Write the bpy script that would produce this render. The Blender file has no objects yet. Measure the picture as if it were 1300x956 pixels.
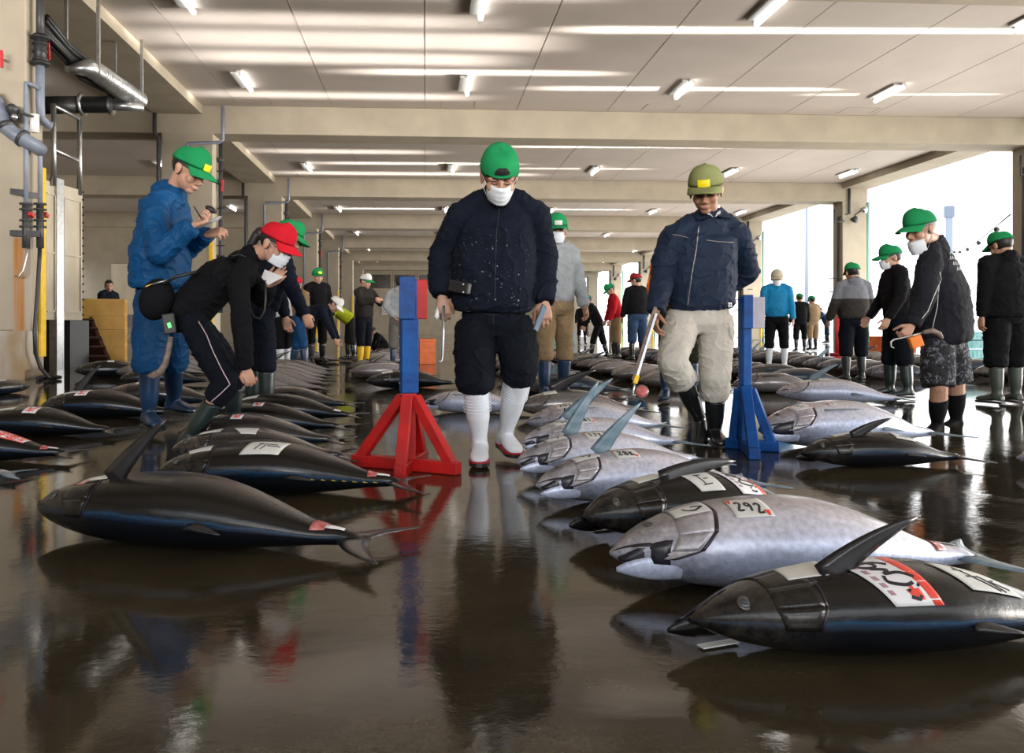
import bpy, bmesh, math, random
import numpy as np
from mathutils import Vector, Matrix, Euler, Quaternion, noise
PI = math.pi
C = bpy.context.scene.collection
SC = bpy.context.scene
# ---------------------------------------------------------------- camera, world, lights, exposure
YAW = math.atan(0.057); F = 1000.0; PX0, PY0 = 597.0, 414.0; CH = 0.744
_c, _s = math.cos(YAW), math.sin(YAW)
cam_d = bpy.data.cameras.new('camera'); cam = bpy.data.objects.new('camera', cam_d); C.objects.link(cam)
cam.location = (0, 0, CH); cam.rotation_euler = (PI/2, 0, -YAW)
cam_d.sensor_width = 36.0; cam_d.lens = 36.0*F/1300.0
cam_d.shift_x = (650-PX0)/1300.0; cam_d.shift_y = -(478-PY0)/1300.0
cam_d.clip_start = 0.05; cam_d.clip_end = 600
SC.camera = cam
w = bpy.data.worlds.new('sky'); SC.world = w; w.use_nodes = True
bg = w.node_tree.nodes['Background']; bg.inputs[0].default_value = (0.93, 0.96, 1.0, 1); bg.inputs[1].default_value = 2.6
SC.view_settings.view_transform = 'Standard'; SC.view_settings.look = 'None'; SC.view_settings.gamma = 1
SC.view_settings.use_curve_mapping = False; SC.view_settings.exposure = 0.0
SC.cycles.max_bounces = 10; SC.cycles.diffuse_bounces = 5; SC.cycles.glossy_bounces = 4; SC.cycles.transmission_bounces = 4
SC.cycles.sample_clamp_indirect = 6.0; SC.cycles.use_denoising = True; SC.cycles.caustics_reflective = False
try: SC.cycles.use_light_tree = True
except Exception: pass

def lamp(name, kind, loc, energy, color=(1,1,1), target=None, **kw):
    d = bpy.data.lights.new(name, kind); d.energy = energy; d.color = color
    for k, v in kw.items(): setattr(d, k, v)
    o = bpy.data.objects.new(name, d); C.objects.link(o); o.location = loc
    if target is not None:
        o.rotation_euler = (Vector(target)-Vector(loc)).to_track_quat('-Z', 'Y').to_euler()
    return o
# daylight through the open quay side (right) and the open end behind the camera, plus added fill lamps
lamp('quay_daylight', 'AREA', (19.5, 38, 3.2), 2600, (1.0, 0.94, 0.84), target=(0, 38, 2.6), shape='RECTANGLE', size=70, size_y=5)
q_ = lamp('quay_ceiling_fill', 'AREA', (21.5, 34, 0.2), 7500, (1.0, 0.93, 0.83), target=(2, 34, 5.2), shape='RECTANGLE', size=80, size_y=4); q_.data.spread = math.radians(60)  # added fill lamp, low outside, to brighten the ceiling
lamp('entrance_daylight', 'AREA', (2, -9, 4.9), 380, (0.80, 0.90, 1.0), target=(1, 10, 2.2), shape='RECTANGLE', size=20, size_y=2.6)
q_ = lamp('front_ceiling_fill', 'AREA', (0, -9.5, 2.9), 950, (1.0, 0.93, 0.87), target=(0, 11, 6.5), shape='RECTANGLE', size=26, size_y=2); q_.data.spread = math.radians(50)  # added fill lamp behind the camera for ceiling and beams
# added lamps in place of sun glints off the wet quay: narrow grazing beams that land as long streaks across the ceiling boards
def glint(y, ty, xa, xb, wid, e):
    """streak across the ceiling from x = xa to xb around y, wid wide"""
    el = math.radians(12.5); h = (xb-xa)*math.sin(el); xm = (xa+xb)/2; X0 = 21.5; z = 6.55-(X0-xm)*math.tan(el)
    o = lamp('glint_streak_lamp', 'AREA', (X0, y, z), e*wid*h, (1.0, 0.95, 0.88), target=(xm, ty, 6.55), shape='RECTANGLE', size=wid, size_y=h)
    o.data.spread = math.radians(1.6); return o

# ---------------------------------------------------------------- helpers
def P(px, py, d):
    """world point seen at picture position (px, py) at depth d along the view"""
    xc = (px-PX0)*d/F
    return Vector((xc*_c+d*_s, -xc*_s+d*_c, CH+(PY0-py)*d/F))
def G(px, py, z=0.0):
    d = (CH-z)*F/(py-PY0)
    return P(px, py, d)
def lin(c):
    return tuple(((v/255.0)/12.92 if v/255.0 <= 0.04045 else ((v/255.0+0.055)/1.055)**2.4) for v in c)

_mats = {}
def mat(name, color, rough=0.5, metal=0.0, var=0.0, vscale=8.0, bump=0.0, bscale=40.0, emit=0.0, color2=None, coat=0.0, spec=None, stretch=None, sheen=0.0, bdist=0.01):
    if name in _mats: return _mats[name]
    m = bpy.data.materials.new(name); m.use_nodes = True
    nt = m.node_tree; N = nt.nodes; L = nt.links; b = N['Principled BSDF']
    b.inputs['Base Color'].default_value = (*color, 1); b.inputs['Roughness'].default_value = rough; b.inputs['Metallic'].default_value = metal
    if coat: b.inputs['Coat Weight'].default_value = coat; b.inputs['Coat Roughness'].default_value = 0.08
    if spec is not None: b.inputs['Specular IOR Level'].default_value = spec
    if sheen: b.inputs['Sheen Weight'].default_value = sheen
    if emit:
        b.inputs['Emission Color'].default_value = (*color, 1); b.inputs['Emission Strength'].default_value = emit
    co = N.new('ShaderNodeTexCoord'); mp = N.new('ShaderNodeMapping'); L.new(co.outputs['Object'], mp.inputs[0])
    if stretch: mp.inputs['Scale'].default_value = stretch
    n = N.new('ShaderNodeTexNoise'); n.inputs['Scale'].default_value = vscale; n.inputs['Detail'].default_value = 5; L.new(mp.outputs[0], n.inputs['Vector'])
    c2 = color2 if color2 else tuple(max(0, v*(1-var)) for v in color)
    c1 = color if color2 else tuple(min(1, v*(1+var*0.6)) for v in color)
    r = N.new('ShaderNodeValToRGB'); r.color_ramp.elements[0].position = 0.36; r.color_ramp.elements[1].position = 0.66
    r.color_ramp.elements[0].color = (*c2, 1); r.color_ramp.elements[1].color = (*c1, 1)
    L.new(n.outputs['Fac'], r.inputs[0])
    if var or color2: L.new(r.outputs[0], b.inputs['Base Color'])
    if bump:
        n2 = N.new('ShaderNodeTexNoise'); n2.inputs['Scale'].default_value = bscale; n2.inputs['Detail'].default_value = 4; L.new(mp.outputs[0], n2.inputs['Vector'])
        bp = N.new('ShaderNodeBump'); bp.inputs['Strength'].default_value = bump; bp.inputs['Distance'].default_value = bdist
        L.new(n2.outputs['Fac'], bp.inputs['Height']); L.new(bp.outputs[0], b.inputs['Normal'])
    _mats[name] = m
    return m

def tag(o, label=None, cat=None, group=None, kind=None):
    if label: o['label'] = label
    if cat: o['category'] = cat
    if group: o['group'] = group
    if kind: o['kind'] = kind
    return o
def empty(name, loc=(0,0,0), rz=0.0):
    o = bpy.data.objects.new(name, None); C.objects.link(o); o.location = loc; o.rotation_euler = (0,0,rz); o.empty_display_size = 0.1
    return o
def _to(M, v): return M @ Vector(v)

class MB:
    """collects shapes, becomes ONE mesh object"""
    def __init__(s): s.v = []; s.f = []; s.sm = []; s.mi = []; s.cur = 0
    def add(s, vs, fs, smooth=False):
        o = len(s.v); s.v += [tuple(v) for v in vs]; s.f += [tuple(i+o for i in f) for f in fs]; s.sm += [smooth]*len(fs); s.mi += [s.cur]*len(fs)
        return s
    def box(s, x0, x1, y0, y1, z0, z1, M=None, bev=0.0):
        if bev > 0:
            bm = bmesh.new(); bmesh.ops.create_cube(bm, size=1)
            for v in bm.verts: v.co = Vector(((x0+x1)/2+v.co.x*(x1-x0), (y0+y1)/2+v.co.y*(y1-y0), (z0+z1)/2+v.co.z*(z1-z0)))
            bmesh.ops.bevel(bm, geom=bm.edges[:], offset=bev, segments=2, affect='EDGES', profile=0.5)
            vs = [v.co.copy() for v in bm.verts]; bm.verts.index_update(); fs = [[v.index for v in f.verts] for f in bm.faces]; bm.free()
        else:
            vs = [Vector((x, y, z)) for z in (z0, z1) for y in (y0, y1) for x in (x0, x1)]
            fs = [(0,2,3,1), (4,5,7,6), (0,1,5,4), (2,6,7,3), (0,4,6,2), (1,3,7,5)]
        if M is not None: vs = [M @ v for v in vs]
        return s.add(vs, fs)
    def bar(s, a, b, w, h=None, up=(0,0,1), bev=0.0):
        """rectangular bar from a to b"""
        a = Vector(a); b = Vector(b); h = h or w; d = b-a; L = d.length; z = d.normalized(); u = Vector(up)
        x = u.cross(z)
        if x.length < 1e-4: x = Vector((1,0,0)).cross(z)
        x.normalize(); y = z.cross(x)
        M = Matrix((( x.x, y.x, z.x, a.x), (x.y, y.y, z.y, a.y), (x.z, y.z, z.z, a.z), (0,0,0,1)))
        return s.box(-w/2, w/2, -h/2, h/2, 0, L, M, bev)
    def tube(s, pts, r, n=10, cap=True, closed=False):
        pts = [Vector(p) for p in pts]; m = len(pts)
        rs = r if isinstance(r, (list, tuple)) else [r]*m
        vs = []; fs = []; pu = None
        for i, p in enumerate(pts):
            t = (pts[min(i+1, m-1)]-pts[max(i-1, 0)])
            if t.length < 1e-9: t = Vector((0,0,1))
            t.normalize()
            if pu is None:
                pu = Vector((0,0,1)) if abs(t.z) < 0.9 else Vector((1,0,0))
            u = (pu-t*pu.dot(t))
            if u.length < 1e-5: u = t.orthogonal()
            u.normalize(); w_ = t.cross(u); pu = u
            for k in range(n):
                a = 2*PI*k/n; vs.append(p+(u*math.cos(a)+w_*math.sin(a))*rs[i])
        for i in range(m-1):
            for k in range(n):
                k2 = (k+1) % n; fs.append((i*n+k, i*n+k2, (i+1)*n+k2, (i+1)*n+k))
        if cap:
            fs.append(tuple(range(n-1, -1, -1))); fs.append(tuple((m-1)*n+k for k in range(n)))
        return s.add(vs, fs, True)
    def loft(s, rings, cap=True, smooth=True):
        n = len(rings[0]); vs = [v for r in rings for v in r]; fs = []
        for i in range(len(rings)-1):
            for k in range(n):
                k2 = (k+1) % n; fs.append((i*n+k, i*n+k2, (i+1)*n+k2, (i+1)*n+k))
        if cap:
            fs.append(tuple(range(n-1, -1, -1))); fs.append(tuple((len(rings)-1)*n+k for k in range(n)))
        return s.add(vs, fs, smooth)
    def lathe(s, prof, n=24, M=None):
        """prof: list of (r, z)"""
        rings = []
        for r, z in prof:
            ring = [Vector((r*math.cos(2*PI*k/n), r*math.sin(2*PI*k/n), z)) for k in range(n)]
            if M is not None: ring = [M @ v for v in ring]
            rings.append(ring)
        return s.loft(rings)
    def ell(s, c, ax, R=None, nu=16, nv=10):
        """ellipsoid at c, semi-axes ax, rotation matrix R (3x3)"""
        c = Vector(c); vs = []; fs = []
        for j in range(1, nv):
            ph = PI*j/nv
            for i in range(nu):
                th = 2*PI*i/nu; v = Vector((ax[0]*math.sin(ph)*math.cos(th), ax[1]*math.sin(ph)*math.sin(th), ax[2]*math.cos(ph)))
                vs.append(c+(R @ v if R is not None else v))
        top = Vector((0,0,ax[2])); vs.append(c+(R @ top if R is not None else top)); vs.append(c-(R @ top if R is not None else top))
        T = len(vs)-2; B = T+1
        for j in range(nv-2):
            for i in range(nu):
                i2 = (i+1) % nu; fs.append((j*nu+i, (j+1)*nu+i, (j+1)*nu+i2, j*nu+i2))
        for i in range(nu):
            i2 = (i+1) % nu; fs.append((T, i, i2)); fs.append((B, (nv-2)*nu+i2, (nv-2)*nu+i))
        return s.add(vs, fs, True)
    def prism(s, poly, y0, y1, M=None):
        """poly in xz, extruded in y"""
        n = len(poly); vs = [Vector((x, y0, z)) for x, z in poly]+[Vector((x, y1, z)) for x, z in poly]
        if M is not None: vs = [M @ v for v in vs]
        fs = [tuple(range(n)), tuple(range(2*n-1, n-1, -1))]+[(i, i+n, (i+1) % n+n, (i+1) % n) for i in range(n)]
        return s.add(vs, fs)
    def mesh(s, name, uv=None):
        me = bpy.data.meshes.new(name); me.from_pydata([tuple(v) for v in s.v], [], s.f); me.update()
        me.polygons.foreach_set('use_smooth', s.sm); me.polygons.foreach_set('material_index', s.mi)
        return me
    def build(s, name, m=None, parent=None, org=None, fix=True):
        """links one mesh object; the mesh is given in world (or parent-local) coordinates; org moves its origin"""
        if org is not None:
            o_ = Vector(org); s.v = [tuple(Vector(v)-o_) for v in s.v]
        me = s.mesh(name)
        if fix:
            bm = bmesh.new(); bm.from_mesh(me); bmesh.ops.recalc_face_normals(bm, faces=bm.faces[:]); bm.to_mesh(me); bm.free()
        for q in (m if isinstance(m, (list, tuple)) else [m]):
            if q: me.materials.append(q)
        o = bpy.data.objects.new(name, me); C.objects.link(o)
        if parent is not None: o.parent = parent
        if org is not None: o.location = org
        return o
def copy_tree(o, parent=None, same=None):
    c = o.copy(); C.objects.link(c); c.parent = parent
    for ch in list(o.children): copy_tree(ch, c)
    return c
def struct(o): o['kind'] = 'structure'; return o

# ---------------------------------------------------------------- materials
M_wall = mat('painted_concrete', (0.44, 0.385, 0.295), 0.75, var=0.10, vscale=1.3, bump=0.15, bscale=30)
M_ceil = mat('ceiling_board', (0.60, 0.535, 0.49), 0.62, var=0.05, vscale=0.8)
M_seam = mat('ceiling_seam', (0.42, 0.37, 0.33), 0.8)
M_steel = mat('galvanised_steel', (0.55, 0.56, 0.56), 0.32, 0.9, var=0.15, vscale=14)
M_dsteel = mat('dark_bare_steel', (0.06, 0.06, 0.065), 0.5, 0.6, var=0.2)
M_pvc = mat('grey_pipe_plastic', (0.20, 0.23, 0.29), 0.4, var=0.1)
M_dkpipe = mat('dark_pipe_paint', (0.045, 0.047, 0.05), 0.45, var=0.2)
M_redp = mat('red_valve_paint', (0.55, 0.03, 0.04), 0.4)
M_black = mat('black_rubber', (0.018, 0.018, 0.019), 0.45)
M_yel = mat('yellow_paint', (0.85, 0.55, 0.02), 0.45, var=0.12)
M_white = mat('white_enamel', (0.80, 0.80, 0.78), 0.4)
M_glow = mat('lit_tube', (1.0, 0.97, 0.93), 0.4, emit=7.0)

def floor_material():
    m = bpy.data.materials.new('wet_concrete_floor'); m.use_nodes = True; nt = m.node_tree; N = nt.nodes; L = nt.links; b = N['Principled BSDF']
    co = N.new('ShaderNodeTexCoord')
    def nz(scale, detail=5, dist=0.0, st=None, rough=0.55):
        n = N.new('ShaderNodeTexNoise'); n.inputs['Scale'].default_value = scale; n.inputs['Detail'].default_value = detail; n.inputs['Distortion'].default_value = dist; n.inputs['Roughness'].default_value = rough
        mp = N.new('ShaderNodeMapping'); L.new(co.outputs['Object'], mp.inputs[0])
        if st: mp.inputs['Scale'].default_value = st
        L.new(mp.outputs[0], n.inputs['Vector']); return n
    def ramp(src, stops):
        r = N.new('ShaderNodeValToRGB'); e = r.color_ramp.elements
        e[0].position = stops[0][0]; e[0].color = (*stops[0][1], 1); e[1].position = stops[-1][0]; e[1].color = (*stops[-1][1], 1)
        for p, c in stops[1:-1]:
            q = e.new(p); q.color = (*c, 1)
        L.new(src, r.inputs[0]); return r
    big = nz(0.55, 6, 0.6); mid = nz(3.2, 7, 0.3)
    c1 = ramp(big.outputs['Fac'], [(0.30, (0.018, 0.015, 0.010)), (0.5, (0.042, 0.035, 0.023)), (0.72, (0.080, 0.067, 0.044))])
    c2 = ramp(mid.outputs['Fac'], [(0.25, (0.55, 0.5, 0.45)), (0.75, (1.25, 1.2, 1.1))])
    mx = N.new('ShaderNodeMix'); mx.data_type = 'RGBA'; mx.blend_type = 'MULTIPLY'; mx.inputs[0].default_value = 0.8
    gr_ = nz(75, 4, 0, None, .7); gr2 = ramp(gr_.outputs['Fac'], [(0.3, (0.62, 0.60, 0.56)), (0.7, (1.4, 1.38, 1.3))]); m0 = N.new('ShaderNodeMix'); m0.data_type = 'RGBA'; m0.blend_type = 'MULTIPLY'; m0.inputs[0].default_value = 1.0; L.new(c2.outputs[0], m0.inputs[6]); L.new(gr2.outputs[0], m0.inputs[7]); c2 = None
    L.new(c1.outputs[0], mx.inputs[6]); L.new(m0.outputs[2], mx.inputs[7]); L.new(mx.outputs[2], b.inputs['Base Color'])
    wet = nz(0.85, 9, 0.9, (1.0, 0.6, 1), 0.6)
    rr = ramp(wet.outputs['Fac'], [(0.40, (0.012,)*3), (0.54, (0.045,)*3), (0.68, (0.17,)*3)])
    L.new(rr.outputs[0], b.inputs['Roughness'])
    b.inputs['IOR'].default_value = 1.40; b.inputs['Specular IOR Level'].default_value = 0.5
    fine = nz(26, 6, 0.2, (0.7, 1, 1), 0.65); rip = nz(5.0, 3, 0.4)
    a = N.new('ShaderNodeMath'); a.operation = 'MULTIPLY_ADD'; a.inputs[1].default_value = 0.45; L.new(fine.outputs['Fac'], a.inputs[0]); L.new(rip.outputs['Fac'], a.inputs[2])
    bp = N.new('ShaderNodeBump'); bp.inputs['Distance'].default_value = 0.006
    st = ramp(wet.outputs['Fac'], [(0.42, (0.07,)*3), (0.55, (0.25,)*3), (0.68, (0.8,)*3)]); L.new(st.outputs[0], bp.inputs['Strength'])
    L.new(a.outputs[0], bp.inputs['Height']); L.new(bp.outputs[0], b.inputs['Normal'])
    return m
M_floor = floor_material()

# ---------------------------------------------------------------- the hall
XL, XR, BAY, Y0 = -5.58, 16.9, 10.0, 21.05
ROWS = [Y0+BAY*i for i in range(-3, 9)]
CZ = 6.55
fl = MB(); fl.box(-18, 18.6, -14, 104, -0.3, 0.0); struct(fl.build('floor', M_floor))
gr = MB(); gr.box(18.6, 160, -60, 260, -0.32, -0.02); struct(gr.build('ground', mat('pale_quay_concrete', (0.62, 0.60, 0.56), 0.35, var=0.15, vscale=0.4)))
gr = MB(); gr.box(-120, -18, -60, 260, -0.32, -0.02); struct(gr.build('ground', mat('pale_yard_concrete', (0.42, 0.41, 0.38), 0.6, var=0.15, vscale=0.4)))
ce = MB(); ce.box(-18, 18.6, -8, 104, CZ, CZ+0.25); cl = struct(ce.build('ceiling', M_ceil))
sm = MB()
for x in np.arange(-17.15, 17.5, 2.45): sm.box(x-0.006, x+0.006, -8, 104, CZ-0.004, CZ+0.002)
for y in ROWS:
    for x in (-4.9, 0.4, 5.8, 11.2):                       # inspection hatches beside the beam
        for a, b_, c_, d_ in ((x, x+0.9, y-0.75, y-0.735), (x, x+0.015, y-0.75, y-0.15), (x+0.885, x+0.9, y-0.75, y-0.15)): sm.box(a, b_, c_, d_, CZ-0.006, CZ+0.002)
o = sm.build('trim_1', M_seam); struct(o)
bn = 0
for y in ROWS:
    bm_ = MB(); bm_.box(-18, XR+1.05, y, y+0.9, 5.80, CZ, bev=0.02); o = bm_.build('beam', M_wall); struct(o)
for (xa, xb) in ((-7.1, -5.85), (XR, XR+1.1)):
    bm_ = MB(); bm_.box(xa, xb, -8, 104, 6.31, CZ+0.01); struct(bm_.build('beam', M_wall))
for i, y in enumerate(ROWS):
    if y > 20:
        p = MB(); p.box(-6.9, XL, y, y+0.8, 0, 5.82, bev=0.02); struct(p.build('column', M_wall, org=(XL-0.66, y+0.4, 0)))
    if y > 0:
        p = MB(); p.box(XR, XR+1.0, y, y+0.75, 0, 5.82, bev=0.02); struct(p.build('column', M_wall, org=(XR+0.5, y+0.4, 0)))
# the near left pier with its pale plinth
M_rust = mat('rust_streaked_paint', (0.46, 0.41, 0.33), 0.8, color2=(0.42, 0.17, 0.03), vscale=1.3, stretch=(9, 1, 0.35))
p = MB(); p.box(-9.6, XL, 11.35, 11.85, 0.68, 6.0, bev=0.02); struct(p.build('wall_pier', M_wall))
p = MB(); p.box(-9.6, XL-0.0, 11.33, 11.87, 0, 0.68); struct(p.build('wall_plinth', mat('plinth_paint', (0.48, 0.47, 0.46), 0.6, color2=(0.34, 0.24, 0.13), vscale=2.2, stretch=(1, 1, 0.5))))
# far walls
def wallbox(name, *a): q = MB(); q.box(*a); return struct(q.build(name, M_wall))
wallbox('wall_far', -18, 5.2, 73.0, 73.3, 0, CZ)
wallbox('wall_light_block', -18, 18.6, -12.3, -12, 0, 2.4)  # unseen low wall added to block light from behind the camera
wallbox('wall_end', 5.2, 18.6, 103.6, 104, 0, CZ)
# left side wall with an opening onto the yard
wallbox('wall_left', -18.3, -18, -14, 37.0, 0, CZ)
wallbox('wall_left', -18.3, -18, 43.0, 104, 0, CZ)
wallbox('wall_left', -18.3, -18, 37.0, 43.0, 3.95, CZ)
wallbox('wall_left', -18.3, -18, 37.0, 43.0, 0, 2.2)
# partition in the side aisle, with a window onto the yard
wallbox('wall_aisle', -18, -16.05, 41.3, 41.55, 0, CZ)
wallbox('wall_aisle', -14.05, -6.9, 41.3, 41.55, 0, CZ)
wallbox('wall_aisle', -16.05, -14.05, 41.3, 41.55, 3.95, CZ)
wallbox('wall_aisle', -16.05, -14.05, 41.3, 41.55, 0, 1.0)
# office windows in the far wall
for i, (xa, xb) in enumerate(((-5.3, -3.2), (-2.9, -0.9), (-0.6, 1.4))):
    q = MB(); q.box(xa, xb, 72.9, 72.99, 4.2, 5.5); struct(q.build('window_%d' % (i+1), mat('dim_office_glass', (0.05, 0.04, 0.03), 0.15, var=0.5, vscale=3)))
    q = MB()
    for a in ((xa-0.08, xb+0.08, 4.12, 4.2), (xa-0.08, xb+0.08, 5.5, 5.58), (xa-0.08, xa, 4.2, 5.5), (xb, xb+0.08, 4.2, 5.5)): q.box(a[0], a[1], 72.86, 73.0, a[2], a[3])
    struct(q.build('trim_%d' % (i+2), mat('window_frame_paint', (0.5, 0.42, 0.3), 0.5)))

# ---------------------------------------------------------------- ceiling lights
def make_light():
    r = empty('ceiling_light', (0,0,0))
    q = MB(); q.box(-0.05, 0.05, -0.64, 0.64, CZ-0.05, CZ, bev=0.008); q.box(-0.20, -0.03, -0.55, 0.55, CZ-0.045, CZ, bev=0.01)
    q.build('housing', M_white, r)
    q = MB(); q.tube([(0.03, -0.63, CZ-0.085), (0.03, 0.63, CZ-0.085)], 0.045, 10); q.build('tube', M_glow, r)
    for sg in (-1, 1):
        q = MB(); q.box(0.0, 0.07, sg*0.64-0.02, sg*0.64+0.02, CZ-0.13, CZ-0.03); q.build('end_cap', M_white, r)
    return r
L0 = None; LX = [-9.4, -4.25, 1.0, 6.25, 11.4]
for ri, y in enumerate([9.0, 14.0, 18.8]+[18.8+4.95+5.05*k for k in range(14)]):
    for xi, x in enumerate(LX+[15.9]):
        if y > 80 or (x < -5 and y > 40) or (x > 15 and y < 22): continue
        if L0 is None: L0 = make_light(); o = L0
        else: o = copy_tree(L0)
        o.location = (x, y, 0)
        ord_ = ('nearest', 'second', 'third', 'fourth', 'fifth', 'sixth', 'seventh', 'eighth', 'ninth', 'tenth', 'eleventh', 'twelfth', 'thirteenth', 'fourteenth', 'fifteenth', 'sixteenth', 'last')[ri]
        col = ('over the left side aisle', 'along the left column line', 'above the path between the stands', 'right of the path', 'in the right half of the hall', 'beside the open quay side')[xi]
        tag(o, 'lit white tube light %s, %s one back' % (col, ord_), 'ceiling light', 'tube lights on the ceiling')
for a in [(18.3, 18.95, 3.0, 9.8, 0.10, 150), (18.5, 19.1, 9.6, 14.2, 0.06, 90), (14.4, 15.0, 3.0, 15.0, 0.12, 170), (17.4, 18.0, -1.5, 4.0, 0.14, 110), (17.0, 17.2, -5.2, 1.5, 0.7, 55), (15.9, 16.1, -5.4, 2.5, 0.9, 50), (14.9, 15.1, -5.2, 1, 0.6, 45), (19.9, 20.0, -5.5, 1, 0.45, 60),
          (13.3, 13.5, -4, 3, 0.9, 45), (24.6, 25.2, 3, 10, 0.11, 150), (27.6, 28.2, -3.5, 3, 0.14, 110), (28.2, 28.8, 3.0, 8, 0.08, 90), (26.2, 26.4, -5.3, 0, 0.5, 60), (29.8, 30.1, -5.3, 4, 0.5, 70),
          (35.4, 36, -4, 8, 0.25, 110), (38.5, 39, -4, 10, 0.3, 90), (46, 46.6, -4, 8, 0.3, 110), (57, 57.5, -3, 8, 0.4, 110)]:
    glint(*a[:5], a[5]*(.5 if a[4] > .3 else 1.0))

# ---------------------------------------------------------------- tuna
PR_S = [0, .012, .04, .08, .14, .20, .28, .36, .45, .54, .63, .72, .80, .86, .905, .945, .975]
PR_A = [.004, .019, .042, .065, .091, .111, .126, .136, .140, .134, .116, .088, .060, .038, .023, .017, .021]
PR_B = [.004, .015, .033, .051, .069, .082, .093, .099, .101, .096, .082, .062, .041, .027, .024, .019, .010]
def _ip(s, T): return float(np.interp(s, PR_S, T))
def smooth_prof(T):
    xs = np.linspace(0, 0.975, 60); ys = np.interp(xs, PR_S, T)
    for _ in range(2):
        y2 = ys.copy(); y2[1:-1] = (ys[:-2]+2*ys[1:-1]+ys[2:])/4; ys = y2
    return xs, ys
_XA = smooth_prof(PR_A); _XB = smooth_prof(PR_B)
def fish_pt(s, th, L, fat=1.0, off=0.0):
    """surface point of a tuna lying along +x from its snout; th: 0 = back, 90 = upper flank, 180 = belly; z is up, back towards -y"""
    a = float(np.interp(s, *_XA))*L*fat; b = float(np.interp(s, *_XB))*L*fat
    t = math.radians(th); bm = 0.101*L*fat
    ca, sa = math.cos(t), math.sin(t)
    p = 0.88                                      # a little squarer than an ellipse
    y = -math.copysign(abs(ca)**p, ca)*(a+off); z = math.copysign(abs(sa)**0.94, sa)*(b+off)
    y += a*0.10*(1-abs(ca))*0                      # keeps the flank's widest line central
    zc = bm*0.96 - (bm-b)*(0.18 if s < .5 else 0.62)
    return Vector((s*L, y, zc+z))

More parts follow.
